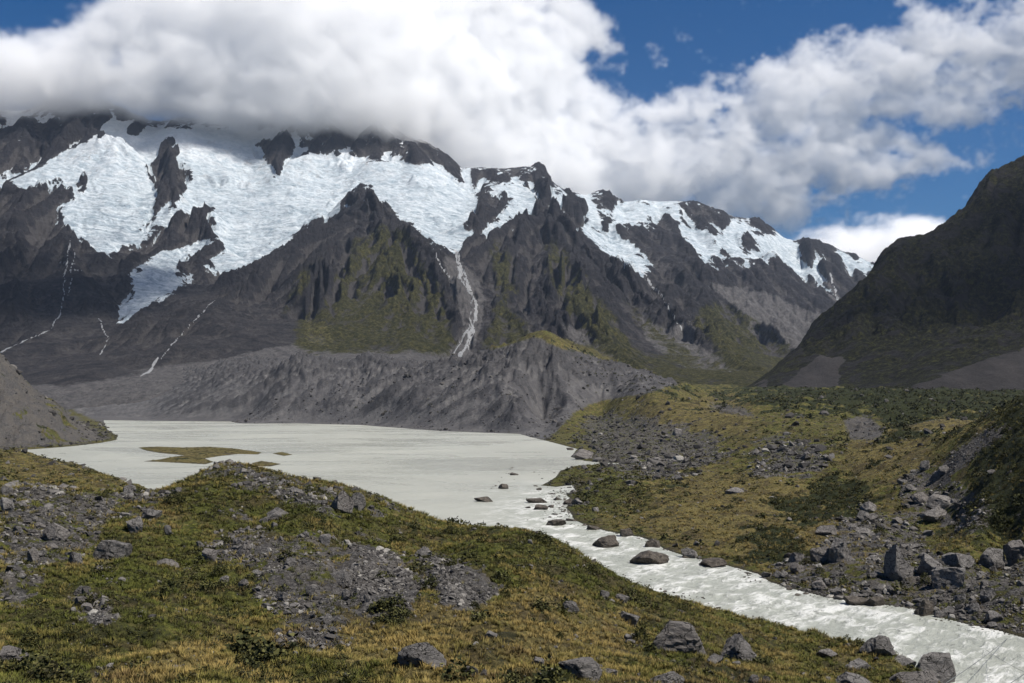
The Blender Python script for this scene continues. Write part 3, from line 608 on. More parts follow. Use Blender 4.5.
icec = m.mix(m.ramp(high.outputs[2], 1100, 1280, 0, .5), icec, (.80, .81, .83))
fi = f('ice', .42, .54, .9, m.noise(m.scale(P, (1, 1, 1.5)), .035, 10, .78))
col = m.mix(fi, col, icec)
col = m.mix(m.math('MULTIPLY', f('strm', .38, .62, .7), .8), col, (.62, .63, .64))
nr = m.bump(m.noise(m.scale(P, (1, 1, .6)), .035, 11, .76), 45, 1.0)
ni = m.bump(m.noise(m.scale(P, (.8, 1.8, 1.4)), .03, 9, .75), 20, 1.0)
nmx = m.n.new('ShaderNodeMix'); nmx.data_type = 'VECTOR'; m.l.new(fi, nmx.inputs[0]); m.l.new(nr, nmx.inputs[4]); m.l.new(ni, nmx.inputs[5]); nr = nmx.outputs[1]
MOUNT_MAT = m.fin(col, nr)
o = make_mesh('snowy_mountain_range', np.stack([X, Y, Z], -1).reshape(-1, 3), grid_faces(*X.shape), MOUNT_MAT, dict(ice=ice, strm=strm, sunlit=look(M_sunlit, wpx, wpy), veg=vg, scree=sc_, gul=np.clip(.5 + gul * .35 + gul2 * .25, 0, 1)))
tag(o, 'glaciated range of dark rock spurs rising beyond the lake', kind='structure')
log('range built', X.shape)

# ------------------------------------------------------------------ the dark slope on the right
skyl = [(700,402,1700),(752,388,1750),(775,368,1850),(800,346,1950),(825,322,2050),(848,298,2150),(865,282,2200),(880,263,2250),(893,247,2300),(912,240,2300),(930,232,2350),(950,217,2400),(966,203,2400),(980,183,2450),(1000,170,2450),(1024,160,2450),(1060,140,2400),(1120,105,2350),(1280,40,2300)]
sback = [(p[0] + 12, 0, 3000, at(*p)[2] - 330) for p in skyl]
sface = [(800,389,1600),(850,389,1500),(900,389,1420),(960,389,1350),(1024,388,1280),(1150,385,1200),(840,350,1800),(880,345,1740),(900,300,2000),(940,330,1750),(950,270,2100),(985,310,1830),(1000,240,2150),(1024,290,1850),(1024,345,1480),(985,362,1420),(940,378,1390),(1024,210,2280),(1100,200,2150),(1100,320,1500),(1200,300,1400),(1250,200,1900),(1280,380,1150),(700,420,1500),(760,392,1600),(1024,395,1150),(900,395,1300),(1200,395,1050)]
F_DARK = lattice(surface(skyl + sback + sface, 3.0), 690, 1290, 4, 1050, 3200, .008)
DYs = np.exp(np.arange(math.log(1100), math.log(3000), .0022 * DET))
X, Y = sheet(695, 1285, 1.3 * DET, DYs, None, 2300)
B = F_DARK(X, Y)
ND = blank()
for p in [[(775,392),(800,372),(820,358),(845,360),(838,380),(836,392)],[(905,390),(950,372),(1000,352),(1030,345),(1060,320),(1200,300),(1200,392)],[(752,388),(768,378),(766,390)]]: fill(ND, p)
for p in [[(845,392),(848,372),(858,362),(870,392)]]: fill(ND, p, 0)
ND = blur(ND, 2)
px, py = to_px(X, Y, B)
sc2 = look(ND, px + fbm2(X/40, Y/40, 4)*6, py + fbm2(X/40+9, Y/40, 4)*5)
ed = smooth(0, 260, np.abs(Y - np.interp(px, [c[0] for c in skyl], [c[2] for c in skyl])))
hh = smooth(40, 170, B)
wX = X + fbm2(X/150, Y/150, 4)*70
Z = B + (fbm2(wX/260, Y/260, 3, .5)) * 45 * ed * hh
Z = gullies(Z, X, Y, 270., 30., 6, .5, .15, .6, (.3 + .7*ed) * hh * (1 - sc2 * .95), 5)
Z = Z + (fbm2(X/30, Y/30, 4, .6, 2) * 9 + (fbm2(X/90, Y/90, 4, .6, 1) - .42) * 13) * hh * (1 - sc2 * .95) + fbm2(X/30, Y/60, 4, .6) * 2.5 * sc2
m = Mat('dark_slope'); P = m.pos()
n1 = m.noise(P, .02, 8, .65, .6); n2 = m.noise(P, .11, 10, .8)
shrub = m.cramp(n2, [(.38, (.0015, .002, .001)), (.5, (.009, .010, .003)), (.62, (.058, .056, .014))])
rk = m.cramp(n2, [(.3, (.008, .008, .009)), (.7, (.034, .031, .030))])
col = m.mix(m.ramp(n1, .50, .58), shrub, rk)
scc = m.cramp(m.noise(m.scale(P, (1, .4, 1)), .03, 8, .7), [(.3, (.036, .033, .033)), (.7, (.082, .074, .070))])
col = m.mix(m.ramp(m.math('ADD', m.attr('scree'), m.math('MULTIPLY', m.math('SUBTRACT', n2, .5), .7)), .4, .6), col, scc)
nr = m.bump(n2, 16, 1.0)
DARK_MAT = m.fin(col, nr)
o = make_mesh('dark_mountain', np.stack([X, Y, Z], -1).reshape(-1, 3), grid_faces(*X.shape), DARK_MAT, dict(scree=sc2))
tag(o, 'dark scrub-covered mountainside with scree fans on the right', kind='structure')
log('dark built', X.shape)
# ================================================================== ROCKS, SCRUB, GRASS ON THE GROUND
_us0 = (GX / GY)[0, 0]; _du = (GX / GY)[1, 0] - _us0; _lY = np.log(Ys)
def gz(x, y):
    """height of the built ground"""
    x = np.asarray(x, float); y = np.asarray(y, float)
    a = np.clip((x / y - _us0) / _du, 0, GX.shape[0] - 1.001); b = np.clip(np.interp(np.log(y), _lY, np.arange(len(_lY))), 0, len(_lY) - 1.001)
    i = a.astype(int); j = b.astype(int); a = a - i; b = b - j
    return (GZ[i, j]*(1-a) + GZ[i+1, j]*a)*(1-b) + (GZ[i, j+1]*(1-a) + GZ[i+1, j+1]*a)*b
_hyY = np.exp(np.linspace(math.log(30), math.log(1900), 5000))
def hit(px, py):
    """where the ray through this point of the picture first meets ground or water"""
    u = (px - 512) / F
    Yv = _hyY; v = 341.5 - py; xx = (px - 512) / (F * CT - v * ST) * Yv; zz = H + s_of(py) * Yv
    g_ = np.maximum(gz(xx, Yv), water_z(Yv)); k = np.argmax(zz <= g_)
    if zz[k] > g_[k]: k = len(Yv) - 1
    return float(xx[k]), float(Yv[k]), float(g_[k])

def ico(sub):
    import bmesh
    bm = bmesh.new(); bmesh.ops.create_icosphere(bm, subdivisions=sub, radius=1)
    V = np.array([v.co[:] for v in bm.verts]); Fc = np.array([[v.index for v in f.verts] for f in bm.faces]); bm.free(); return V, Fc
ICO = {s: ico(s) for s in (1, 2, 3, 4)}
def rock_shape(seed, sub, cuts=9, rough=.05, lay=0., rnd=0.):
    r = np.random.default_rng(seed); V, Fc = ICO[sub]; V = V.copy()
    Q = np.linalg.qr(r.normal(size=(3, 3)))[0]
    dirs = [s_ * Q[i] + r.normal(0, .16, 3) for i in range(3) for s_ in (1, -1)] + [r.normal(size=3) for _ in range(cuts)]
    for n in dirs:
        n = n / np.linalg.norm(n); d = r.uniform(.40, .74) + rnd
        V -= np.maximum(V @ n - d, 0)[:, None] * n
    if sub >= 2:
        nn = V / (np.linalg.norm(V, axis=1, keepdims=True) + 1e-6); s = seed * 3.1
        V += nn * (fbm3(V[:, 0]*2.6+s, V[:, 1]*2.6, V[:, 2]*2.6, 4, .7) * rough * 1.3)[:, None]
        if lay: V += nn * (np.abs(((V[:, 2] + .25*V[:, 0]) * 5.3 + s) % 1 - .5) * lay)[:, None] * np.array([1, 1, .2])
    V -= (V.max(0) + V.min(0)) / 2; V /= (V.max(0) - V.min(0))       # fits a unit box
    return V, Fc

m = Mat('boulder_stone'); W = m.pos(); rn = m.rand()
n1 = m.noise(W, .9, 9, .74, .4); n2 = m.noise(W, 5.5, 7, .78); n3 = m.noise(m.scale(W, (.7, .7, 2.6)), 1.6, 7, .72, .7)
base = m.cramp(n1, [(.28, (.055, .051, .048)), (.5, (.185, .172, .160)), (.72, (.36, .34, .315))])
base = m.mix(m.ramp(n3, .52, .66, 0, .6), base, (.050, .045, .041))
base = m.mix(m.ramp(n2, .55, .66, 0, .5), base, (.34, .325, .28))
base = m.mix(m.ramp(rn, .55, 1, 0, .5), base, (.095, .075, .058))
base = m.mix(.3, base, m.mix(rn, (.085, .080, .077), (.32, .30, .285)))
wp = m.n.new('ShaderNodeVectorMath'); wp.operation = 'ADD'; m.l.new(W, wp.inputs[0]); m.l.new(m.n.new('ShaderNodeTexNoise').outputs['Color'], wp.inputs[1])
ck = m.voro(wp.outputs[0], .75, 'DISTANCE_TO_EDGE'); crack = m.ramp(ck, 0, .035, 0, 1)
base = m.mix(m.math('SUBTRACT', 1, crack), base, (.02, .018, .017))
hgt = m.math('ADD', m.math('ADD', m.math('MULTIPLY', n1, .9), m.math('MULTIPLY', n2, .22)), m.math('ADD', m.math('MULTIPLY', n3, .5), m.math('MULTIPLY', crack, .12)))
ROCK_MAT = m.fin(base, m.bump(hgt, .8, 1.0), .9)
m = Mat('rubble_stone'); W = m.pos()
n1 = m.noise(W, .8, 7, .75)
base = m.cramp(m.attr('tone'), [(0, (.022, .020, .019)), (.4, (.080, .074, .068)), (.75, (.17, .158, .145)), (1, (.36, .34, .30))])
base = m.mix(m.ramp(n1, .5, .7, 0, .5), base, (.05, .047, .046))
RUB_MAT = m.fin(base, m.bump(m.noise(W, 3.5, 5, .7), .3, .8))
m = Mat('wet_stone'); W = m.pos(); n1 = m.noise(W, 1.3, 8, .72)
base = m.cramp(n1, [(.3, (.022, .020, .018)), (.55, (.085, .072, .058)), (.75, (.19, .165, .14))])
WET_MAT = m.fin(base, m.bump(n1, .5, .9), .6)

def rot_mats(a, tx, ty):
    ca, sa = np.cos(a), np.sin(a); R = np.zeros((len(a), 3, 3)); cx, sx = np.cos(tx), np.sin(tx); cy, sy = np.cos(ty), np.sin(ty)
    Z_ = np.zeros((len(a), 3, 3)); Z_[:, 0, 0] = ca; Z_[:, 0, 1] = -sa; Z_[:, 1, 0] = sa; Z_[:, 1, 1] = ca; Z_[:, 2, 2] = 1
    X_ = np.zeros((len(a), 3, 3)); X_[:, 0, 0] = 1; X_[:, 1, 1] = cx; X_[:, 1, 2] = -sx; X_[:, 2, 1] = sx; X_[:, 2, 2] = cx
    Y_ = np.zeros((len(a), 3, 3)); Y_[:, 1, 1] = 1; Y_[:, 0, 0] = cy; Y_[:, 0, 2] = sy; Y_[:, 2, 0] = -sy; Y_[:, 2, 2] = cy
    return Z_ @ X_ @ Y_
def scatter(name, protos, x, y, z, sx, sy, sz, mat, label, attr=None, tilt=.35, flat=True, prng=None, extra=None):
    prng = prng or rng; n = len(x); which = prng.integers(0, len(protos), n)
    R = rot_mats(prng.random(n) * 6.283, prng.normal(0, tilt, n), prng.normal(0, tilt, n))
    VV, FF, AA, off = [], [], {k: [] for k in (attr or {})}, 0
    for k, pr in enumerate(protos):
        V, Fc = pr[0], pr[1]; s = which == k; c = int(s.sum())
        if not c: continue
        W_ = V[None] * np.stack([sx[s], sy[s], sz[s]], 1)[:, None]
        W_ = np.einsum('nij,nvj->nvi', R[s], W_) + np.stack([x[s], y[s], z[s]], 1)[:, None]
        VV.append(W_.reshape(-1, 3)); FF.append((Fc[None] + (off + np.arange(c) * len(V))[:, None, None]).reshape(-1, Fc.shape[1])); off += c * len(V)
        for a_, v_ in (attr or {}).items(): AA[a_].append(np.repeat(v_[s], len(V)))
        if len(pr) > 2:
            AA.setdefault('shade', []).append(np.tile(pr[2], c))
    o = make_mesh(name, np.concatenate(VV), np.concatenate(FF), mat, {k: np.concatenate(v) for k, v in AA.items()}, flat=flat)
    log(name, n, len(o.data.polygons)); return tag(o, label, kind='stuff')

# ------------------------------------------------------------------ boulders one can point at: (centre px, foot py, width, height, kind, label, shape seed)
B = 'boulders lying on the slopes and banks'
HEROES = [
 (421,670,50,28,'o','large pale rounded boulder with a dark cleft, alone in the straw grass at the bottom',3),
 (470,680,18,14,'r','small grey angular boulder in grass right of the large pale rounded boulder',4),(483,677,8,8,'r','knob of grey stone touching the small angular boulder near the bottom edge',5),
 (676,657,64,38,'l','broad layered boulder with a shaded overhang, widest rock on the near grassy bank',6),(629,627,24,15,'o','pale rounded boulder just up the slope to the left of the broad layered boulder',7),
 (743,664,48,30,'d','dark wedge-shaped boulder in grass right of the broad layered boulder',8),(569,612,22,11,'r','pale flat slab in brown grass above the bottom boulders, left of the layered one',9),
 (537,669,14,11,'r','small pale upright stone in grass left of the mossy dark boulder',10),(581,684,46,24,'d','dark mossy boulder at the bottom edge between two pale stones',11),
 (668,690,36,18,'o','rounded grey boulder cut by the bottom edge below the layered boulder',12),(716,664,18,10,'d','low dark stone beside the left foot of the wedge-shaped boulder',13),
 (736,668,10,6,'r','flat pale stone under the wedge-shaped boulder',14),(754,684,11,9,'r','left one of two pale stones at the bottom edge below the wedge boulder',15),(766,684,10,8,'r','right one of two pale stones at the bottom edge below the wedge boulder',16),
 (610,678,16,9,'r','grey stone beside the dark mossy boulder at the bottom edge',21),(604,600,12,10,'d','small dark stone in grass under the river bank, above the pale slab',22),(622,604,18,9,'r','pale flat stone in grass just below the river bank edge',23),
 (940,688,46,34,'o','big dark rounded boulder at the water in the bottom right corner',17),(878,658,34,22,'o','brown-grey humped boulder on the near bank edge left of the corner boulders',18),(905,668,24,12,'r','low stone between the humped boulder and the big dark corner boulder',19),
 (920,694,54,24,'r','sloping grey slab leaning in front of the big dark corner boulder',20),(856,688,38,13,'r','flat grey slab at the bottom edge left of the corner boulders',24),(857,671,28,11,'r','tilted grey slab in grass below the humped boulder',25),(827,661,22,11,'r','tilted pale slab in grass on the near bank, left of the humped boulder',26),
 (6,497,13,11,'r','pale boulder at the left edge on top of the rubble',27),(5,514,16,17,'r','larger grey boulder at the left edge just below the pale one',28),(54,543,27,20,'o','broad grey boulder in the left rubble, biggest of that patch',29),(75,567,15,16,'r','pale upright boulder at the lower rim of the left rubble',30),
 (135,535,18,18,'r','upright light grey boulder among green heath right of the left rubble',31),(150,522,22,13,'r','wide grey boulder just above and behind the upright light one',32),(33,567,14,20,'d','dark upright boulder left of the pale one at the left rubble',33),(110,561,36,20,'r','half-buried flat-topped boulder in green heath',34),
 (129,495,14,10,'d','dark blocky boulder at the notch where the lake shows behind the ridge',35),(167,537,9,12,'r','narrow grey stone in heath right of the upright light boulder',36),(166,568,22,9,'r','long low stone in heath below the half-buried boulder',37),(98,574,9,9,'r','small pale stone below the half-buried boulder',38),
 (22,600,9,8,'r','small grey stone alone in grass near the left edge',39),(200,550,9,9,'r','small pale stone above the boulder pile in the middle of the left slope',40),(209,562,15,13,'r','grey boulder left in the pile on the middle of the slope',41),(244,558,15,15,'d','dark boulder in a hollow of the middle pile',42),
 (82,597,18,11,'r','grey slab at the head of the small gravel tongue',43),(80,606,13,9,'r','middle slab on the left rim of the small gravel tongue',44),(87,612,13,8,'r','lowest slab on the left rim of the small gravel tongue',45),(12,662,30,15,'d','long dark boulder half sunk in grass at the left edge near the bottom',46),
 (341,515,24,26,'d','big dark split block on the stony ridge above the lake',47),(357,514,17,22,'r','grey block leaning on the big dark split block of the ridge',48),(277,520,24,12,'r','wide grey boulder in grass below the stony ridge',49),(263,526,9,9,'r','brownish stone left below the wide grey boulder of the ridge',50),
 (274,530,7,8,'r','small pale stone under the wide grey boulder of the ridge',51),(325,547,13,13,'r','light blocky boulder standing at the head of the scree patches',52),(423,560,18,13,'r','light slab on the crest between the two scree patches',53),(339,585,25,14,'b','flat-topped brownish boulder with a shaded front at the scree edge',54),
 (289,568,14,10,'r','grey boulder up the slope left of the flat-topped brownish one',55),(312,598,15,12,'d','dark boulder below left of the flat-topped brownish one',56),(367,604,7,10,'r','white upright stone in the scree patch',57),(266,609,9,6,'r','white flat stone in grass below the middle pile',58),
 (243,590,13,11,'r','grey boulder at the lower left of the middle pile',59),(283,603,15,12,'r','dull grey boulder at the foot of the middle pile',60),(345,603,9,14,'r','bluish upright stone at the foot of the scree patch',61),(224,585,11,9,'r','pale stone on the left rim of the middle pile',62),(327,624,10,10,'r','stone at the toe of the rubble below the scree',63),
 (373,627,9,6,'r','white stone alone in straw grass under the scree patch',64),(491,640,14,9,'r','pale stone in grass right above the small angular boulder',65),
 (606,549,27,13,'w','brown wedge of rock in the river, upstream of the long one',70),(650,566,40,15,'w','long dark flat rock in the river, the largest in the water',71),(537,504,22,6,'w','low flat rock at the lake outlet, uppermost of three',72),(541,511,15,6,'w','middle rock of three at the lake outlet',73),
 (556,527,21,7,'w','lowest flat rock of three at the lake outlet',74),(568,506,10,8,'w','rock touching the grassy tip at the lake outlet',75),(593,531,14,6,'w','flat wet rock against the far bank above the brown wedge',76),(627,538,15,9,'w','dark rock on the far bank above the brown wedge',77),
 (653,549,16,9,'w','dark rock on the far bank just behind the long river rock',78),(690,560,18,12,'d','rounded dark boulder at the far waterline right of the long river rock',79),(714,568,28,9,'w','low wide rock at the far waterline',80),(484,503,21,6,'w','low stony shoal in the lake before the outlet, nearest of the line',81),
 (503,490,11,6,'w','middle shoal rock in the line before the outlet',82),(514,476,9,3,'w','farthest tiny rock of the line before the outlet',83),(539,491,6,3,'w','tiny rock in the water right of the shoal line',84),(858,607,26,10,'w','flat pale-topped rock lying in the river by the far bank',85),(925,618,20,18,'w','pointed dark rock standing in the river by the far bank',86),
 (876,608,20,11,'w','dark rock at the far waterline between the flat and the pointed river rock',87),(900,585,33,42,'t','tall triangular grey boulder, highest on the far bank',88),(841,564,25,26,'d','blocky upright boulder on the far bank left of the tall triangular one',89),(821,562,20,15,'d','sloping boulder joined to the left of the blocky upright one',90),
 (932,578,30,24,'t','grey wedge boulder right beside the tall triangular one',91),(962,572,32,20,'r','long sloping grey boulder right of the wedge beside the tall one',92),(993,572,27,24,'d','dark rounded boulder with a light top near the right edge',93),(1019,564,24,24,'d','dark boulder cut by the right edge above the far bank',94),
 (797,563,17,11,'r','light boulder on the far bank, upper of two at the left of the rock pile',95),(798,575,17,12,'r','lower of two boulders at the left of the far rock pile',96),(779,580,9,10,'r','small upright pale stone at the left end of the far rock pile',97),(828,537,24,12,'r','pale flat-topped boulder on the grassy flat behind the far bank',98),
 (870,515,22,14,'t','peaked grey boulder in heath right behind the flat-topped one',99),(863,521,13,10,'r','paler stone in front of the peaked grey boulder',100),(922,505,22,13,'r','upper left boulder of three below the gravel slope on the right',101),(942,512,34,17,'r','longest of three boulders below the gravel slope on the right',102),
 (938,523,38,16,'t','lowest wedge of three boulders below the gravel slope on the right',103),(930,537,13,6,'r','small white stone on grass under the three boulders',104),(863,535,20,7,'r','low pale slab behind the blocky upright boulder',105),(830,555,1,1,'x','',0),
 (583,461,22,12,'d','dark pointed rock block at the mouth of the narrow inlet',106),(570,451,8,3,'w','flat rock in the lake off the pointed block',107),(678,437,12,9,'t','pale peaked boulder in the far talus field',108),(936,482,13,11,'d','dark block at the foot of the gravel slope',109),(926,472,11,12,'d','dark block in the mouth of the gully on the right',110),
 (945,475,12,10,'r','pale block beside the dark ones at the foot of the gravel slope',111),(820,592,18,12,'d','rounded bank boulder below the blocky upright one',112),(838,597,16,9,'r','flat bank boulder at the waterline below the blocky upright one',113),(996,624,18,12,'d','dark bank boulder at the far waterline near the right edge',114),
 (975,615,15,12,'d','dark bank boulder left of the one near the right edge',115),(950,590,34,24,'d','massive dark block below the wedge boulder on the far bank',116),(990,603,18,15,'r','sloping boulder in the far pile above the waterline near the right edge',117),(632,486,13,6,'r','flat stone in yellow turf right of the lake outlet',118),(735,494,20,6,'r','low pale rock in turf, middle of the flat beyond the river',119)]
used = []
kindmat = {'r': ROCK_MAT, 'o': ROCK_MAT, 'd': ROCK_MAT, 'l': ROCK_MAT, 'b': ROCK_MAT, 't': ROCK_MAT, 'w': WET_MAT}
for (px, py, w_, h_, kd, lab, sd_) in HEROES:
    if kd == 'x': continue
    x, y, z = hit(px, py - .12 * h_ - .5)
    W_ = w_ * y / F * .98; Hh = h_ * y / F * .92
    V, Fc = rock_shape(sd_ * 7 + 1, 4 if w_ > 17 else 3, 7 if kd in 'rb' else 8, .10, (.085 if kd == 'l' else .05) if kd in 'lw' else (.03 if kd == 't' else 0), .16 if kd in 'ol' else .03)
    V = V.copy()
    if kd == 't': V[:, 0] *= 1 - .34 * (V[:, 2] + .5); V[:, 1] *= 1 - .3 * (V[:, 2] + .5)
    if kd == 'l': V[:, 1] -= .32 * (V[:, 2] + .5); V[:, 0] *= 1.02
    D = W_ * random.uniform(.6, .85)
    ang = random.uniform(-.25, .25); tl = random.uniform(-.14, .14)
    R = rot_mats(np.array([ang]), np.array([random.uniform(-.08, .12)]), np.array([tl]))[0]
    V = (V * np.array([W_, D, Hh * 1.35])) @ R.T
    o = make_mesh('river_rock' if kd == 'w' else 'boulder', V + np.array([0, 0, Hh * .24]), Fc, kindmat[kd], flat=True)
    o.location = (x, y + D * .22, z - .02)
    tag(o, lab, 'rock' if kd == 'w' else 'boulder', 'rocks standing in the water' if kd == 'w' else B); used.append((x, y, W_))
log('heroes', len(used))

# ------------------------------------------------------------------ loose stones
U_, = (GX[:-1, 0:1] * 0,)
cell_a = (np.diff(GX, axis=0)[:, :-1]) * np.diff(GY, axis=1)[:-1]
def pick(prob, n, r):
    """n spots on the ground, weight prob per unit of bearing and log distance"""
    p = prob.ravel() / prob.sum(); k = r.choice(p.size, n, p=p); i, j = np.unravel_index(k, prob.shape)
    a = r.random(n); b = r.random(n); i = np.minimum(i, GX.shape[0] - 2); j = np.minimum(j, GX.shape[1] - 2)
    y = GY[i, j] * (1 - b) + GY[i, j + 1] * b; u = (GX / GY)[i, 0] * (1 - a) + (GX / GY)[i + 1, 0] * a
    return u * y, y
r1 = np.random.default_rng(21)
_ix = 512 + F * GX / GY; isl_ = (_ix > 120) & (_ix < 320) & (GY > 495) & (GY < 780)
land = (GS > -.5) & (GY > 45) & ~isl_
clump = np.clip(.35 + 1.7 * fbm2(GX / 7, GY / 9, 4, .65), .02, 2.5)
view_w = 1 / np.sqrt(GY)       # rows are denser than the picture needs far away
near_m = (GY < 560)
wgt = land * ((rub * .9 + grav * 1.6 * (GY < 400)) * clump + .05 * np.clip(clump, 0, 2)) * near_m * np.where(GY < 320, 1.5, 1)
bankside = land * near_m * smooth(9, 1, GS) * (rub > .3)
_px, _py = to_px(GX, GY, GZ); tip = (_px > 535) & (_px < 640) & (_py > 463) & (_py < 484)
wgt = wgt * np.where(tip, .12, 1); bankside = bankside * np.where(tip, .1, 1)
x, y = pick(wgt + bankside * .8, 48000, r1)
pxs = np.minimum((r1.pareto(2.1, len(x)) + 1) * 1.15, 6 + 6 * r1.random(len(x)))                      # size as it shows
size = np.clip(pxs * y / F * np.clip(140 / y, .35, 1) ** .0 , .12, 3.8)
keep = np.ones(len(x), bool)
for (ux, uy, uw) in used: keep &= ~(np.hypot(x - ux, y - uy) < uw * .5)
x, y, size = x[keep], y[keep], size[keep]
g_at = np.array(0)
_ig = np.clip(((x / y - _us0) / _du).astype(int), 0, GX.shape[0]-1); _jg = np.clip(np.searchsorted(Ys, y), 0, len(Ys)-1)
gr_here = grav[_ig, _jg] > .5
size = np.where(gr_here, np.minimum(size, .55 + .0 * size), size)
size = np.where((rub[_ig, _jg] < .2) & ~gr_here, size * .8, size)
app = size / y; order = np.argsort(-app)
big = order[:190]; rest = order[190:]
protos_big = []
for k in range(14):
    V, Fc = rock_shape(400 + k, 3, 8, .09)
    me = make_mesh('boulder', V, Fc, ROCK_MAT, flat=True); protos_big.append(me.data); bpy.data.objects.remove(me)
def where(x, y):
    px = 512 + F * x / y; py = float(to_px(x, y, float(gz(x, y)))[1])
    if px < 160 and y < 260: return 'grey boulder among the rubble on the left foreground slope', 'boulders of the left foreground rubble'
    if px < 430 and y > 165 and y < 300: return 'grey stone in the rocky crest above the lake', 'stones of the crest above the lake'
    if px < 360 and y < 260: return 'weathered boulder of the pile in the middle of the near slope', 'boulders of the middle pile'
    if px < 540 and y < 200: return 'grey block lying on a scree patch of the near slope', 'blocks on the scree patches'
    if y < 180 and px < 760: return 'grey stone scattered in the grass of the near slope', 'stones in the near grass'
    if px > 740 and y < 235: return 'dark boulder of the pile along the far river bank', 'boulders along the far river bank'
    if y > 330 and px > 540: return 'grey boulder in the talus on the flat beyond the river', 'boulders of the far talus'
    if px > 540: return 'boulder in the turf on the flat beyond the river', 'boulders in the far turf'
    return 'grey stone scattered near the shore of the lake', 'stones near the lake shore'
for i in big:
    o = bpy.data.objects.new('boulder', protos_big[int(r1.integers(14))]); COL.objects.link(o)
    s = size[i]; h = s * r1.uniform(.5, .85)
    o.scale = (s * r1.uniform(.8, 1.3), s * r1.uniform(.7, 1.1), h); o.rotation_euler = (r1.normal(0, .25), r1.normal(0, .25), r1.uniform(0, 6.28))
    o.location = (x[i], y[i], float(gz(x[i], y[i])) + h * .22)
    l, gnm = where(x[i], y[i]); tag(o, l, 'boulder', gnm)
P1 = [rock_shape(700 + k, 1, 7) for k in range(14)]; P2 = [rock_shape(800 + k, 2, 9, .04) for k in range(14)]
for nm, ids, pr in (('loose_rubble', rest[:5500], P2), ('loose_stones', rest[5500:], P1)):
    xx, yy, ss = x[ids], y[ids], size[ids]; n = len(ids)
    sz_ = ss * r1.uniform(.45, .9, n)
    scatter(nm, pr, xx, yy, gz(xx, yy) + sz_ * .18, ss * r1.uniform(.7, 1.4, n), ss * r1.uniform(.7, 1.2, n), sz_, RUB_MAT, 'grey rubble and loose stones over the slopes and banks', dict(tone=np.clip(r1.beta(2, 2.6, n) + .03, 0, 1)), prng=r1)
# talus on the flats farther off and on the moraine
wf = land * (GY > 400) * (GY < 1500) * (rub * 1.0 * clump + .10 * wl * (GZ > 3) + .05 * (GS < 14) * (GS > 0) + .05 + .16 * grav * (GX < -250))
x, y = pick(wf, 14000, r1); n = len(x); ss = np.clip((r1.pareto(2.4, n) + 1) * 1.0 * y / F, .5, 5.5); sz_ = ss * r1.uniform(.4, .8, n)
scatter('distant_talus', P1, x, y, gz(x, y) + sz_ * .2, ss * r1.uniform(.8, 1.4, n), ss * r1.uniform(.7, 1.1, n), sz_, RUB_MAT, 'distant blocks and talus beyond the lake outlet', dict(tone=np.clip(r1.beta(1.8, 4.2, n), 0, 1)), prng=r1)

# stones breaking the water at the outlet and along the far bank
_px, _py = to_px(GX, GY, GZ)
wo = (GS < 0) * (GS > -26) * (np.exp(-((_px - 572) / 26) ** 2 - ((_py - 507) / 17) ** 2) + .35 * np.exp(-((_px - 493) / 22) ** 2 - ((_py - (500 - (_px - 484) * .9)) / 4) ** 2) + .35 * smooth(-5, 0, GS) * (_px > 580) * (_py < 640))
x, y = pick(wo, 420, r1); n = len(x); ss = np.clip((r1.pareto(2.2, n) + 1) * 1.1 * y / F, .3, 3.2); sz_ = ss * r1.uniform(.35, .6, n)
scatter('stones_in_water', P2, x, y, water_z(y) + .02, ss * r1.uniform(.9, 1.6, n), ss * r1.uniform(.7, 1.1, n), sz_, WET_MAT, 'small wet stones breaking the surface at the lake outlet', tilt=.12, prng=r1)

# ------------------------------------------------------------------ scrub and bushes
def bush_shape(seed, n, leaf, twig=0):
    """a dome of many small leaves, light and dark clumps, gaps between them"""
    r = np.random.default_rng(seed); d = r.normal(size=(n, 3)); d[:, 2] = np.abs(d[:, 2]) * .9; d /= np.linalg.norm(d, axis=1, keepdims=True)
    bumps = fbm3(d[:, 0]*2.2 + seed, d[:, 1]*2.2, d[:, 2]*2.2, 3, .6)
    rad = (.72 + .55 * bumps) * r.uniform(.55, 1.0, n) ** .5
    c = d * rad[:, None] * np.array([.5, .5, .85]); c[:, 2] -= .02
    a = r.normal(size=(n, 3)); a += d * 1.2; a /= np.linalg.norm(a, axis=1, keepdims=True); b = np.cross(a, r.normal(size=(n, 3))); b /= np.linalg.norm(b, axis=1, keepdims=True)
    L = leaf * r.uniform(.6, 1.4, n)[:, None]
    V = np.stack([c - b * L * .5, c + a * L, c + b * L * .5, c - a * L * .5], 1).reshape(-1, 3)
    Fc = np.arange(4 * n).reshape(-1, 4); return V, Fc, np.repeat(r.random(n), 4)
m = Mat('bush_leaves')
oi = m.rand()
c = m.cramp(m.attr('shade'), [(0, (.008, .010, .004)), (.5, (.034, .037, .012)), (1, (.105, .100, .032))])
c = m.mix(m.ramp(m.attr('tone'), .45, 1, 0, .8), c, m.cramp(m.attr('shade'), [(0, (.022, .018, .009)), (1, (.10, .082, .036))]))
BUSH_MAT = m.fin(c, None, .8)
r2 = np.random.default_rng(31)
S1 = [bush_shape(k, 34, .17) for k in range(8)]; S0 = [bush_shape(60 + k, 85, .10) for k in range(8)]; S2 = [bush_shape(20 + k, 150, .085) for k in range(6)]; S3 = [bush_shape(40 + k, 900, .042) for k in range(4)]
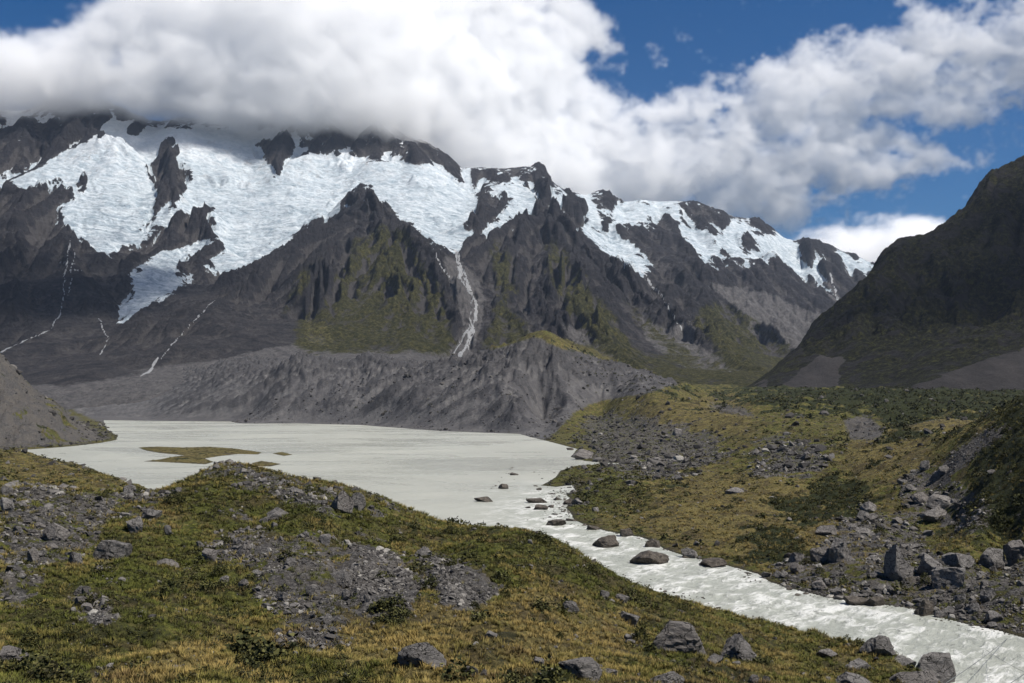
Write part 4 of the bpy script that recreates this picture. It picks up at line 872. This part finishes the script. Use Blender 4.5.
BUSHES = [(505,600,16,14,'round bright green bush at the right end of the scree patches'),(431,594,32,20,'broad dark green mound of scrub between the two scree patches'),(668,588,17,9,'low green bush on the river bank edge of the near slope'),(641,645,24,22,'dark green bush against the left side of the broad layered boulder'),
 (321,682,18,16,'dark bush at the bottom edge left of the large pale rounded boulder'),(340,655,20,10,'low dark bush in straw grass above the large pale boulder'),(880,537,17,12,'round green bush in turf behind the tall triangular boulder'),(475,610,15,10,'small bush under the right scree patch'),
 (220,575,24,12,'dark brown bush below the middle pile of boulders'),(175,505,36,14,'bank of green scrub on the slope under the stony ridge'),(70,640,30,14,'green bush in the lower left grass'),(30,650,36,20,'dense green bush beside the long dark sunken boulder'),(915,532,14,9,'dull bush in turf right of the round green bush'),
 (775,505,14,8,'grey-green bush in heath beyond the river'),(560,640,12,9,'small dark tussock bush in the near grass'),(820,575,14,10,'green bush wedged between the far bank boulders'),(540,545,40,14,'dark green scrub on the river bank shoulder'),(590,575,30,12,'brown-green scrub on the near bank beside the river bend'),
 (150,600,22,10,'low green bush in the heath of the left slope'),(925,585,18,12,'olive bush growing over the far bank boulders'),(450,535,30,10,'long green bush on the crest above the lake outlet'),(1000,530,26,22,'tall dark bush at the foot of the right-hand slope'),(700,662,10,8,'small green bush between the layered and the wedge-shaped boulders'),(790,675,12,8,'little green bush at the bottom edge under the tilted slab')]
bush_me = []
for V, Fc, sh in S3:
    o = make_mesh('bush', V, Fc, BUSH_MAT, dict(shade=sh, tone=np.full(len(V), .2))); bush_me.append(o.data); bpy.data.objects.remove(o)
def put_bush(x, y, w_, h_, label, group):
    o = bpy.data.objects.new('bush', bush_me[int(r2.integers(4))]); COL.objects.link(o); o.scale = (w_, w_ * .8, h_); o.rotation_euler = (0, 0, r2.uniform(0, 6.28))
    o.location = (x, y, float(gz(x, y)) - .03); tag(o, label, 'bush', group)
for px, py, w_, h_, lab in BUSHES:
    x, y, z = hit(px, py - .15 * h_); put_bush(x, y, w_ * y / F, h_ * y / F * 1.3, lab, 'bushes on the slopes')
shelf = look(M_shelf, *to_px(GX, GY, GZ)) * (GY > 380) * (GY < 660)
dense = land * (GS > 1.5) * (1 - shelf)
# thicket: the right-hand slope and the belts across the flats
x, y = pick(dense * (GY < 1500) * np.clip(scr * 1.6 - .25 + .5 * fbm2(GX/12, GY/16, 4, .6), 0, 1) * np.where(GY < 420, 1.5, .75), 13000, r2)
n = len(x); w_ = np.clip(r2.lognormal(.55, .45, n) * np.clip(y / 420, .55, 1.9), .7, 6); h_ = w_ * r2.uniform(.55, .95, n)
nr_ = y < 360
tn = r2.beta(1.5, 2.5, n)
scatter('scrub_thicket', S2, x[nr_], y[nr_], gz(x[nr_], y[nr_]) - .05, w_[nr_], w_[nr_], h_[nr_], BUSH_MAT, 'dense dark green scrub on the right-hand slope', dict(tone=tn[nr_]), tilt=.08, prng=r2)
scatter('scrub_thicket', S1, x[~nr_], y[~nr_], gz(x[~nr_], y[~nr_]) - .05, w_[~nr_], w_[~nr_], h_[~nr_], BUSH_MAT, 'belts of dark scrub across the distant flats', dict(tone=tn[~nr_]), tilt=.08, prng=r2)
# low heath on the near slopes
heathy = dense * (1 - np.clip(rub * .6 + grav * 1.2, 0, 1)) * (GY < 1250) * (1 - .9 * wl)
x, y = pick(heathy * np.clip(.15 + green * .8 - dry * .2 + 1.2 * fbm2(GX/6, GY/7, 4, .6), .0, 1.5) * np.where(GY < 210, 1.2, .75), 23000, r2)
n = len(x); w_ = np.clip(r2.lognormal(-.42, .45, n) * np.clip(y / 140, .6, 3.4), .25, 4.5); h_ = w_ * r2.uniform(.35, .7, n)
for q_, pr_, lb_ in ((y < 215, S0, 'low green and brown heath over the near slopes'), (y >= 215, S1, 'low dark heath speckling the flats beyond the river')):
    scatter('low_heath', pr_, x[q_], y[q_], gz(x[q_], y[q_]) - .03, w_[q_], w_[q_], h_[q_], BUSH_MAT, lb_, dict(tone=r2.beta(1.6, 1.8, int(q_.sum()))), tilt=.1, prng=r2)

x, y = pick(isl_ * (GS > .8) * 1.0, 230, r2); n = len(x); w_ = r2.uniform(.7, 1.7, n)
scatter('low_heath', S1, x, y, gz(x, y) - .03, w_ * 1.4, w_, w_ * .35, BUSH_MAT, 'low yellow-green growth on the grassy islet in the lake', dict(tone=r2.random(n)), tilt=.05, prng=r2)
# ------------------------------------------------------------------ grass
def tuft_shape(seed, n):
    r = np.random.default_rng(seed); a = r.random(n) * 6.283; rad = r.random(n) ** .7 * .32
    b = np.stack([np.cos(a) * rad, np.sin(a) * rad, 0 * a], 1); lean = r.uniform(.1, .75, n); h = r.uniform(.55, 1, n)
    t = b + np.stack([np.cos(a) * lean, np.sin(a) * lean, h], 1); s = np.stack([-np.sin(a + .4), np.cos(a + .4), 0 * a], 1) * r.uniform(.035, .07, n)[:, None]
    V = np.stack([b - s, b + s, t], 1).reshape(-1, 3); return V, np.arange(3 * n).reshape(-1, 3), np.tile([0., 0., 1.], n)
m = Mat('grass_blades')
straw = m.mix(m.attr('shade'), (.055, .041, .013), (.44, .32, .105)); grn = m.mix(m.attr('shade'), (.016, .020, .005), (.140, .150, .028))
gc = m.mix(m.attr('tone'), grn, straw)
gc = m.mix(m.ramp(m.noise(m.pos(), .16, 6, .7), .50, .64, 0, .65), gc, m.mix(m.attr('shade'), (.030, .020, .012), (.17, .11, .062)))
GRASS_MAT = m.fin(gc, None, .8)
T_ = [tuft_shape(k, 13) for k in range(8)]
gw = dense * (1 - np.clip(rub * .8 + grav * 1.3 + scr * .5, 0, .97)) * (GY < 620)
x, y = pick(gw * np.clip(.5 + .9 * fbm2(GX/3.5, GY/4, 3, .6), .05, 1.5) * np.where(GY < 230, 1., .5), 62000, r2); n = len(x)
_ig = np.clip(((x / y - _us0) / _du).astype(int), 0, GX.shape[0]-1); _jg = np.clip(np.searchsorted(Ys, y), 0, len(Ys)-1)
dd = dry[_ig, _jg] - green[_ig, _jg]; tn = np.clip(.40 + .48 * dd + 1.5 * fbm2(x / 5, y / 6, 4, .6) + r2.normal(0, .14, n), 0, 1)
hh_ = r2.uniform(.22, .5, n) * np.clip(y / 90, .8, 2.4) ** .7
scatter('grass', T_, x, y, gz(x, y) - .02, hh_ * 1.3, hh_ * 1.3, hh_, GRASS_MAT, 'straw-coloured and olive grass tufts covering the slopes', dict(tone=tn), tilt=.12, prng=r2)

# ------------------------------------------------------------------ bridge cables in the corner
m = Mat('steel_cable'); m.b.inputs['Metallic'].default_value = .3; STEEL = m.fin((.16, .17, .17), None, .5)
def cable(a, b, lab, rad=.035, sag=.25):
    a, b = np.array(a), np.array(b); t_ = np.linspace(0, 1, 17)[:, None]; C_ = a + (b - a) * t_; C_[:, 2] -= (sag * 4 * t_ * (1 - t_))[:, 0]
    d_ = (b - a) / np.linalg.norm(b - a); s_ = np.cross(d_, (0, 0, 1.)); s_ /= np.linalg.norm(s_); q_ = np.cross(s_, d_); an = np.arange(6) / 6 * 2 * np.pi
    V = (C_[:, None] + rad * (np.cos(an)[None, :, None] * s_ + np.sin(an)[None, :, None] * q_)).reshape(-1, 3)
    Fc = np.array([[i * 6 + k, i * 6 + (k + 1) % 6, (i + 1) * 6 + (k + 1) % 6, (i + 1) * 6 + k] for i in range(16) for k in range(6)])
    tag(make_mesh('cable', V, Fc, STEEL), lab, 'cable', 'steel cables across the river')
cable(at(935, 690, 96), at(1012, 634.5, 165), 'thin steel cable slanting from the dark corner boulder over the river')
cable(at(1000, 690, 98), at(1080, 632, 165), 'thin steel cable cutting the bottom right corner over the water')
cable(at(985, 649, 150), at(1040, 679, 112), 'pale thin cable sloping down towards the right edge over the river', .02)

# ------------------------------------------------------------------ two walkers far off on the grassy shelf
def walker(px, py, coat, lab, turn):
    x, y, _ = at(px, py, 548); z = float(gz(x, y))
    root = bpy.data.objects.new('person', None); COL.objects.link(root); root.location = (x, y, z); root.rotation_euler = (0, 0, turn); tag(root, lab, 'person', 'walkers on the grassy shelf')
    J = [(0,0,.95,.15),(0,.0,1.2,.17),(0,0,1.42,.13),(0,.01,1.52,.06),(0,.03,1.66,.105),(.1,0,.9,.1),(.13,.12,.5,.075),(.13,-.02,.09,.05),(.13,.12,.05,.045),(-.1,0,.9,.1),(-.13,-.1,.48,.075),(-.13,-.3,.1,.05),(-.13,-.17,.05,.045),
         (.2,0,1.4,.07),(.26,-.08,1.13,.05),(.25,.1,.9,.04),(-.2,0,1.4,.07),(-.27,.02,1.13,.05),(-.24,.22,.93,.04)]
    E_ = [(0,1),(1,2),(2,3),(3,4),(0,5),(5,6),(6,7),(7,8),(0,9),(9,10),(10,11),(11,12),(2,13),(13,14),(14,15),(2,16),(16,17),(17,18)]
    me = bpy.data.meshes.new('body'); me.from_pydata([j[:3] for j in J], E_, []); o = bpy.data.objects.new('body', me); COL.objects.link(o); o.parent = root
    sk_ = o.modifiers.new('skin', 'SKIN')
    lay = me.skin_vertices[0] if me.skin_vertices else None
    if lay is None:
        import bmesh; bm = bmesh.new(); bm.from_mesh(me); bm.verts.layers.skin.verify(); bm.to_mesh(me); bm.free(); lay = me.skin_vertices[0]
    for v_, j in zip(lay.data, J): v_.radius = (j[3], j[3] * .8)
    lay.data[0].use_root = True
    o.modifiers.new('smooth', 'SUBSURF').levels = 2
    mm_ = Mat('walker_clothes'); g_ = mm_.n.new('ShaderNodeSeparateXYZ'); mm_.l.new(mm_.objpos(), g_.inputs[0])
    cc = mm_.mix(mm_.math('GREATER_THAN', g_.outputs[2], .92), (.02, .022, .03), coat); cc = mm_.mix(mm_.math('GREATER_THAN', g_.outputs[2], 1.52), cc, (.45, .28, .2)); me.materials.append(mm_.fin(cc))
    V, Fc = ICO[2]; hm_ = Mat('walker_hair').fin((.03, .02, .015)) if False else None
    h = make_mesh('hair', V * np.array([.105, .115, .09]) + np.array([0, .0, 1.73]), Fc, RUB_MAT, parent=root)
    pk = make_mesh('backpack', rock_shape(3, 2, 6, .01)[0] * np.array([.32, .2, .5]) + np.array([0, -.22, 1.25]), Fc, WET_MAT, parent=root)
walker(947.5, 419, (.02, .02, .03), 'walker in dark clothes with a backpack, left of two on the grassy shelf', .5)
walker(951.5, 419, (.05, .04, .06), 'walker in a dull jacket with a backpack, right of two on the grassy shelf', -.3)
log('props')
# ================================================================== CLOUDS (real volumes of drops)
def cloud_volume(name, box, VX, density_fn, mult, label):
    (x0, x1), (y0, y1), (z0, z1) = box
    nx, ny, nz = [int((b - a) / VX) for a, b in box]
    dens = np.empty((nx, ny, nz), np.float32)
    xs, ys, zs = np.linspace(x0, x1, nx, dtype=np.float32), np.linspace(y0, y1, ny, dtype=np.float32), np.linspace(z0, z1, nz, dtype=np.float32)
    for i0 in range(0, nx, 32):
        X, Y, Z = np.meshgrid(xs[i0:i0+32], ys, zs, indexing='ij'); dens[i0:i0+32] = density_fn(X, Y, Z)
    dens[0] = dens[-1] = 0; dens[:, 0] = dens[:, -1] = 0; dens[:, :, 0] = 0; dens[:, :, -1] = 0
    me = bpy.data.meshes.new('cloud_samples'); me.vertices.add(dens.size)
    a = me.attributes.new('d', 'FLOAT', 'POINT'); a.data.foreach_set('value', dens.ravel())
    src = bpy.data.objects.new('cloud_samples', me); COL.objects.link(src); src.hide_render = True
    host = bpy.data.objects.new(name, bpy.data.meshes.new(name)); COL.objects.link(host)
    ng = bpy.data.node_groups.new(name, 'GeometryNodeTree'); ng.interface.new_socket('Geometry', in_out='OUTPUT', socket_type='NodeSocketGeometry')
    nd, L = ng.nodes, ng.links; o = nd.new('NodeGroupOutput'); vc = nd.new('GeometryNodeVolumeCube')
    vc.inputs['Min'].default_value = (x0, y0, z0); vc.inputs['Max'].default_value = (x1, y1, z1)
    for ax, n in zip('XYZ', (nx, ny, nz)): vc.inputs['Resolution ' + ax].default_value = n
    oi = nd.new('GeometryNodeObjectInfo'); oi.inputs['Object'].default_value = src
    si = nd.new('GeometryNodeSampleIndex'); si.data_type = 'FLOAT'
    na = nd.new('GeometryNodeInputNamedAttribute'); na.data_type = 'FLOAT'; na.inputs[0].default_value = 'd'
    L.new(oi.outputs['Geometry'], si.inputs['Geometry']); L.new(na.outputs[0], si.inputs['Value'])
    po = nd.new('GeometryNodeInputPosition'); sp = nd.new('ShaderNodeSeparateXYZ'); L.new(po.outputs[0], sp.inputs[0])
    def M(op, *args):
        m = nd.new('ShaderNodeMath'); m.operation = op
        for k, v in enumerate(args):
            if isinstance(v, (int, float)): m.inputs[k].default_value = v
            else: L.new(v, m.inputs[k])
        return m.outputs[0]
    ix, iy, iz = [M('ROUND', M('MULTIPLY', M('SUBTRACT', sp.outputs[k], a), (n - 1) / (b - a))) for k, ((a, b), n) in enumerate(zip(box, (nx, ny, nz)))]
    I = M('ADD', M('MULTIPLY', M('ADD', M('MULTIPLY', ix, float(ny)), iy), float(nz)), iz)
    L.new(I, si.inputs['Index']); L.new(si.outputs[0], vc.inputs['Density'])
    mat = bpy.data.materials.get('cloud_drops')
    if not mat:
        mat = bpy.data.materials.new('cloud_drops'); mat.use_nodes = True; t = mat.node_tree; t.nodes.clear()
        mo = t.nodes.new('ShaderNodeOutputMaterial'); pv = t.nodes.new('ShaderNodeVolumePrincipled')
        pv.inputs['Color'].default_value = (1, 1, 1, 1); pv.inputs['Density'].default_value = mult; pv.inputs['Anisotropy'].default_value = 0
        t.links.new(pv.outputs[0], mo.inputs['Volume'])
    sm = nd.new('GeometryNodeSetMaterial'); sm.inputs['Material'].default_value = mat
    L.new(vc.outputs[0], sm.inputs[0]); L.new(sm.outputs[0], o.inputs[0])
    host.modifiers.new('volume', 'NODES').node_group = ng
    tag(host, label, kind='stuff'); log(name, dens.shape, float(dens.mean()))
    return host
M_cl = blank()
def cfill(p, v=1.): fill(M_cl, [(a, b + 320) for a, b in p], v)
cfill([(-200,45),(-60,44),(0,42),(30,36),(62,30),(88,14),(100,0),(130,-35),(400,-60),(540,-50),(560,-25),(572,-4),(590,6),(612,22),(630,30),(618,42),(590,52),(572,58),(580,68),(600,84),(625,96),(655,103),(682,98),(702,86),(730,76),(752,62),(790,44),(830,34),(860,38),(890,24),(925,12),
 (960,6),(985,16),(1010,10),(1030,-10),(1250,-60),(1250,95),(1060,98),(1000,104),(975,116),(935,122),(918,128),(930,138),(960,146),(990,152),(975,164),(960,172),(930,178),(905,180),(885,190),(868,196),(850,198),(830,210),(800,222),(780,227),(740,230),(680,232),(620,230),
 (560,218),(480,196),(430,170),(380,152),(330,147),(270,143),(230,137),(180,130),(130,124),(100,112),(60,112),(0,118),(-60,120),(-200,122)])
cfill([(560,56),(572,50),(600,48),(628,40),(640,60),(620,72),(590,72)], .25)
cfill([(870,122),(890,112),(940,108),(930,124),(905,136),(880,134)], .1)
cfill([(702,128),(716,124),(732,130),(722,137),(706,136)], .0)
cfill([(985,16),(1010,12),(1030,40),(1060,60),(1030,62),(1000,40)], .45)
M_cl2 = blur(M_cl, 20); M_cl1 = blur(M_cl, 6)
def sparse(base, X, Y, Z, fn, thr):
    """noise only where it can matter"""
    k = base > thr; f = np.full(base.shape, -1., np.float32)
    if k.any(): f[k] = base[k] + fn(X[k], Y[k], Z[k])
    return f
M_cl2 = blur(M_cl, 26); M_cl1 = blur(M_cl, 7)
def bank(X, Y, Z):
    px, py = to_px(X, Y, Z)
    wide = look(M_cl2, px, py + 320); tight = look(M_cl1, px, py + 320)
    yc = np.interp(px, [-200, 0, 300, 420, 600, 1200], [5150, 5250, 5400, 5650, 6950, 7100])
    th = np.interp(px, [0, 450, 700, 1000], TH_) * (.35 + .9 * wide)
    soft = smooth(480, 400, px) * smooth(60, 120, py)               # gentle where it lies on the summits, torn elsewhere
    f = (wide * .72 + tight * .28 - .5) * (2.0 + soft) + .1 * smooth(560, 700, px) - ((Y - yc) / th) ** 2
    def det(x, y, z):
        q, r_ = to_px(x, y, z); s_ = smooth(480, 400, q) * smooth(60, 120, r_)
        wx = x + 60 * perlin3(x / 150, y / 150, z / 150); wz_ = z + 60 * perlin3(x / 150 + 9, y / 150, z / 150)
        return 1.3 * fbm3(wx / 620 + .0006 * z, y / 620, wz_ / 400, 3, .6) + (2.3 - 1.0 * s_ + 1.3 * smooth(560, 700, q)) * fbm3(wx / 230 + 3, y / 230, wz_ / 150, 5, .74)
    f = sparse(f, X, Y, Z, det, -1.4)
    return np.clip(f * 1.5 + .15, 0, 1) ** 1.7
def low(X, Y, Z):
    px, py = to_px(X, Y, Z)
    top = np.interp(px, [780, 800, 830, 860, 900, 930, 960, 1100], [250, 238, 231, 226, 217, 220, 228, 235])
    edge = np.minimum(py - top, (px - 770) / 2)
    f = np.clip(edge / 22, -2, 1) - ((Y - 8500) / 450) ** 2
    f = sparse(f, X, Y, Z, lambda x, y, z: 1.0 * fbm3(x / 420, y / 420, z / 330, 2, .6) + 1.3 * fbm3(x / 190, y / 190, z / 130, 5, .7), -1.4) + .1
    return np.clip(f * 1.5, 0, 1) ** 1.5
cloud_volume('clouds', ((-3500, 4200), (4700, 7700), (900, 2950)), CVX, bank, CD, 'white cloud bank lying along the snowy summits')
cloud_volume('clouds', ((1900, 4300), (7800, 9400), (560, 1750)), CVX * 1.1, low, CD, 'low white cumulus behind the far end of the range')

def shade_cloud(x0, y0, z0, rx, ry, rz, sd):  # unseen clouds added sunward of chosen slopes to throw shade on them
    def fn(X, Y, Z):
        d = ((X - x0) / rx) ** 2 + ((Y - y0) / ry) ** 2 + ((Z - z0) / rz) ** 2
        return np.clip((1 - d + 1.5 * fbm3(X / 420 + sd, Y / 420, Z / 260, 4, .6)) * 1.4, 0, 1) ** 1.3
    cloud_volume('clouds', ((x0 - rx * 1.25, x0 + rx * 1.25), (y0 - ry * 1.25, y0 + ry * 1.25), (z0 - rz * 1.3, z0 + rz * 1.3)), 45., fn, CD, 'unseen cloud added above the view to shade the slopes')
_k = 1 / math.tan(math.radians(SUN_EL)); _sx, _sy = math.sin(math.radians(SUN_AZ)) * _k, math.cos(math.radians(SUN_AZ)) * _k
for tx, ty, tz, rx, ry, zc, sd in SHADES:
    shade_cloud(tx + _sx * (zc - tz), ty + _sy * (zc - tz), zc, rx, ry, 170, sd)
# ================================================================== LIGHT, SKY, CAMERA
EL, AZ = math.radians(SUN_EL), math.radians(SUN_AZ)
w = bpy.data.worlds.new('World'); SC.world = w; w.use_nodes = True; t = w.node_tree
bg = t.nodes['Background']; sk = t.nodes.new('ShaderNodeTexSky'); sk.sky_type = 'NISHITA'; sk.sun_disc = False
sk.sun_elevation = EL; sk.sun_rotation = AZ; sk.altitude = 1800; sk.air_density = 1.0; sk.dust_density = .1; sk.ozone_density = 3.5
hs = t.nodes.new('ShaderNodeHueSaturation'); hs.inputs['Saturation'].default_value = 1.4; hs.inputs['Hue'].default_value = .505; hs.inputs['Value'].default_value = 1
t.links.new(sk.outputs[0], hs.inputs['Color']); t.links.new(hs.outputs[0], bg.inputs[0]); bg.inputs[1].default_value = SKY
s = bpy.data.lights.new('sun', 'SUN'); s.energy = SUN; s.angle = math.radians(.5); s.color = (1, .95, .88)
so = bpy.data.objects.new('sun', s); COL.objects.link(so)
dv = Vector((math.sin(AZ)*math.cos(EL), math.cos(AZ)*math.cos(EL), math.sin(EL))); so.rotation_euler = dv.to_track_quat('Z', 'Y').to_euler()
cam = bpy.data.cameras.new('camera'); co = bpy.data.objects.new('camera', cam); COL.objects.link(co); SC.camera = co
co.location = (0, 0, H); co.rotation_euler = (math.pi/2 + TH, 0, 0); cam.sensor_width = 36; cam.lens = 36 * F / 1024; cam.clip_start = 1; cam.clip_end = 60000
v = SC.view_settings; v.view_transform = 'Standard'; v.look = 'None'; v.exposure = EXPO; v.gamma = 1; v.use_curve_mapping = False
c = SC.cycles; c.volume_bounces = VB; c.max_bounces = VB; c.diffuse_bounces = 3; c.glossy_bounces = 2; c.transparent_max_bounces = 8
c.volume_step_rate = 3; c.volume_max_steps = 128; c.use_denoising = True; c.use_adaptive_sampling = True; c.adaptive_threshold = .015
log('done')

if HAZE:
    V = np.array([(x, y, z) for x in (-7500, 7500) for y in (-300, 7700) for z in (-8, 1950)], float)
    hz = make_mesh('haze', V, np.array([(0,1,3,2),(4,6,7,5),(0,4,5,1),(2,3,7,6),(0,2,6,4),(1,5,7,3)]))
    hm = bpy.data.materials.new('thin_blue_air'); hm.use_nodes = True; ht = hm.node_tree; ht.nodes.clear()
    ho = ht.nodes.new('ShaderNodeOutputMaterial'); hv = ht.nodes.new('ShaderNodeVolumePrincipled')
    hv.inputs['Color'].default_value = (.62, .76, 1, 1); hv.inputs['Density'].default_value = HAZE; hv.inputs['Anisotropy'].default_value = .2
    ht.links.new(hv.outputs[0], ho.inputs['Volume']); hz.data.materials.append(hm); tag(hz, 'thin bluish air over the valley', kind='stuff')
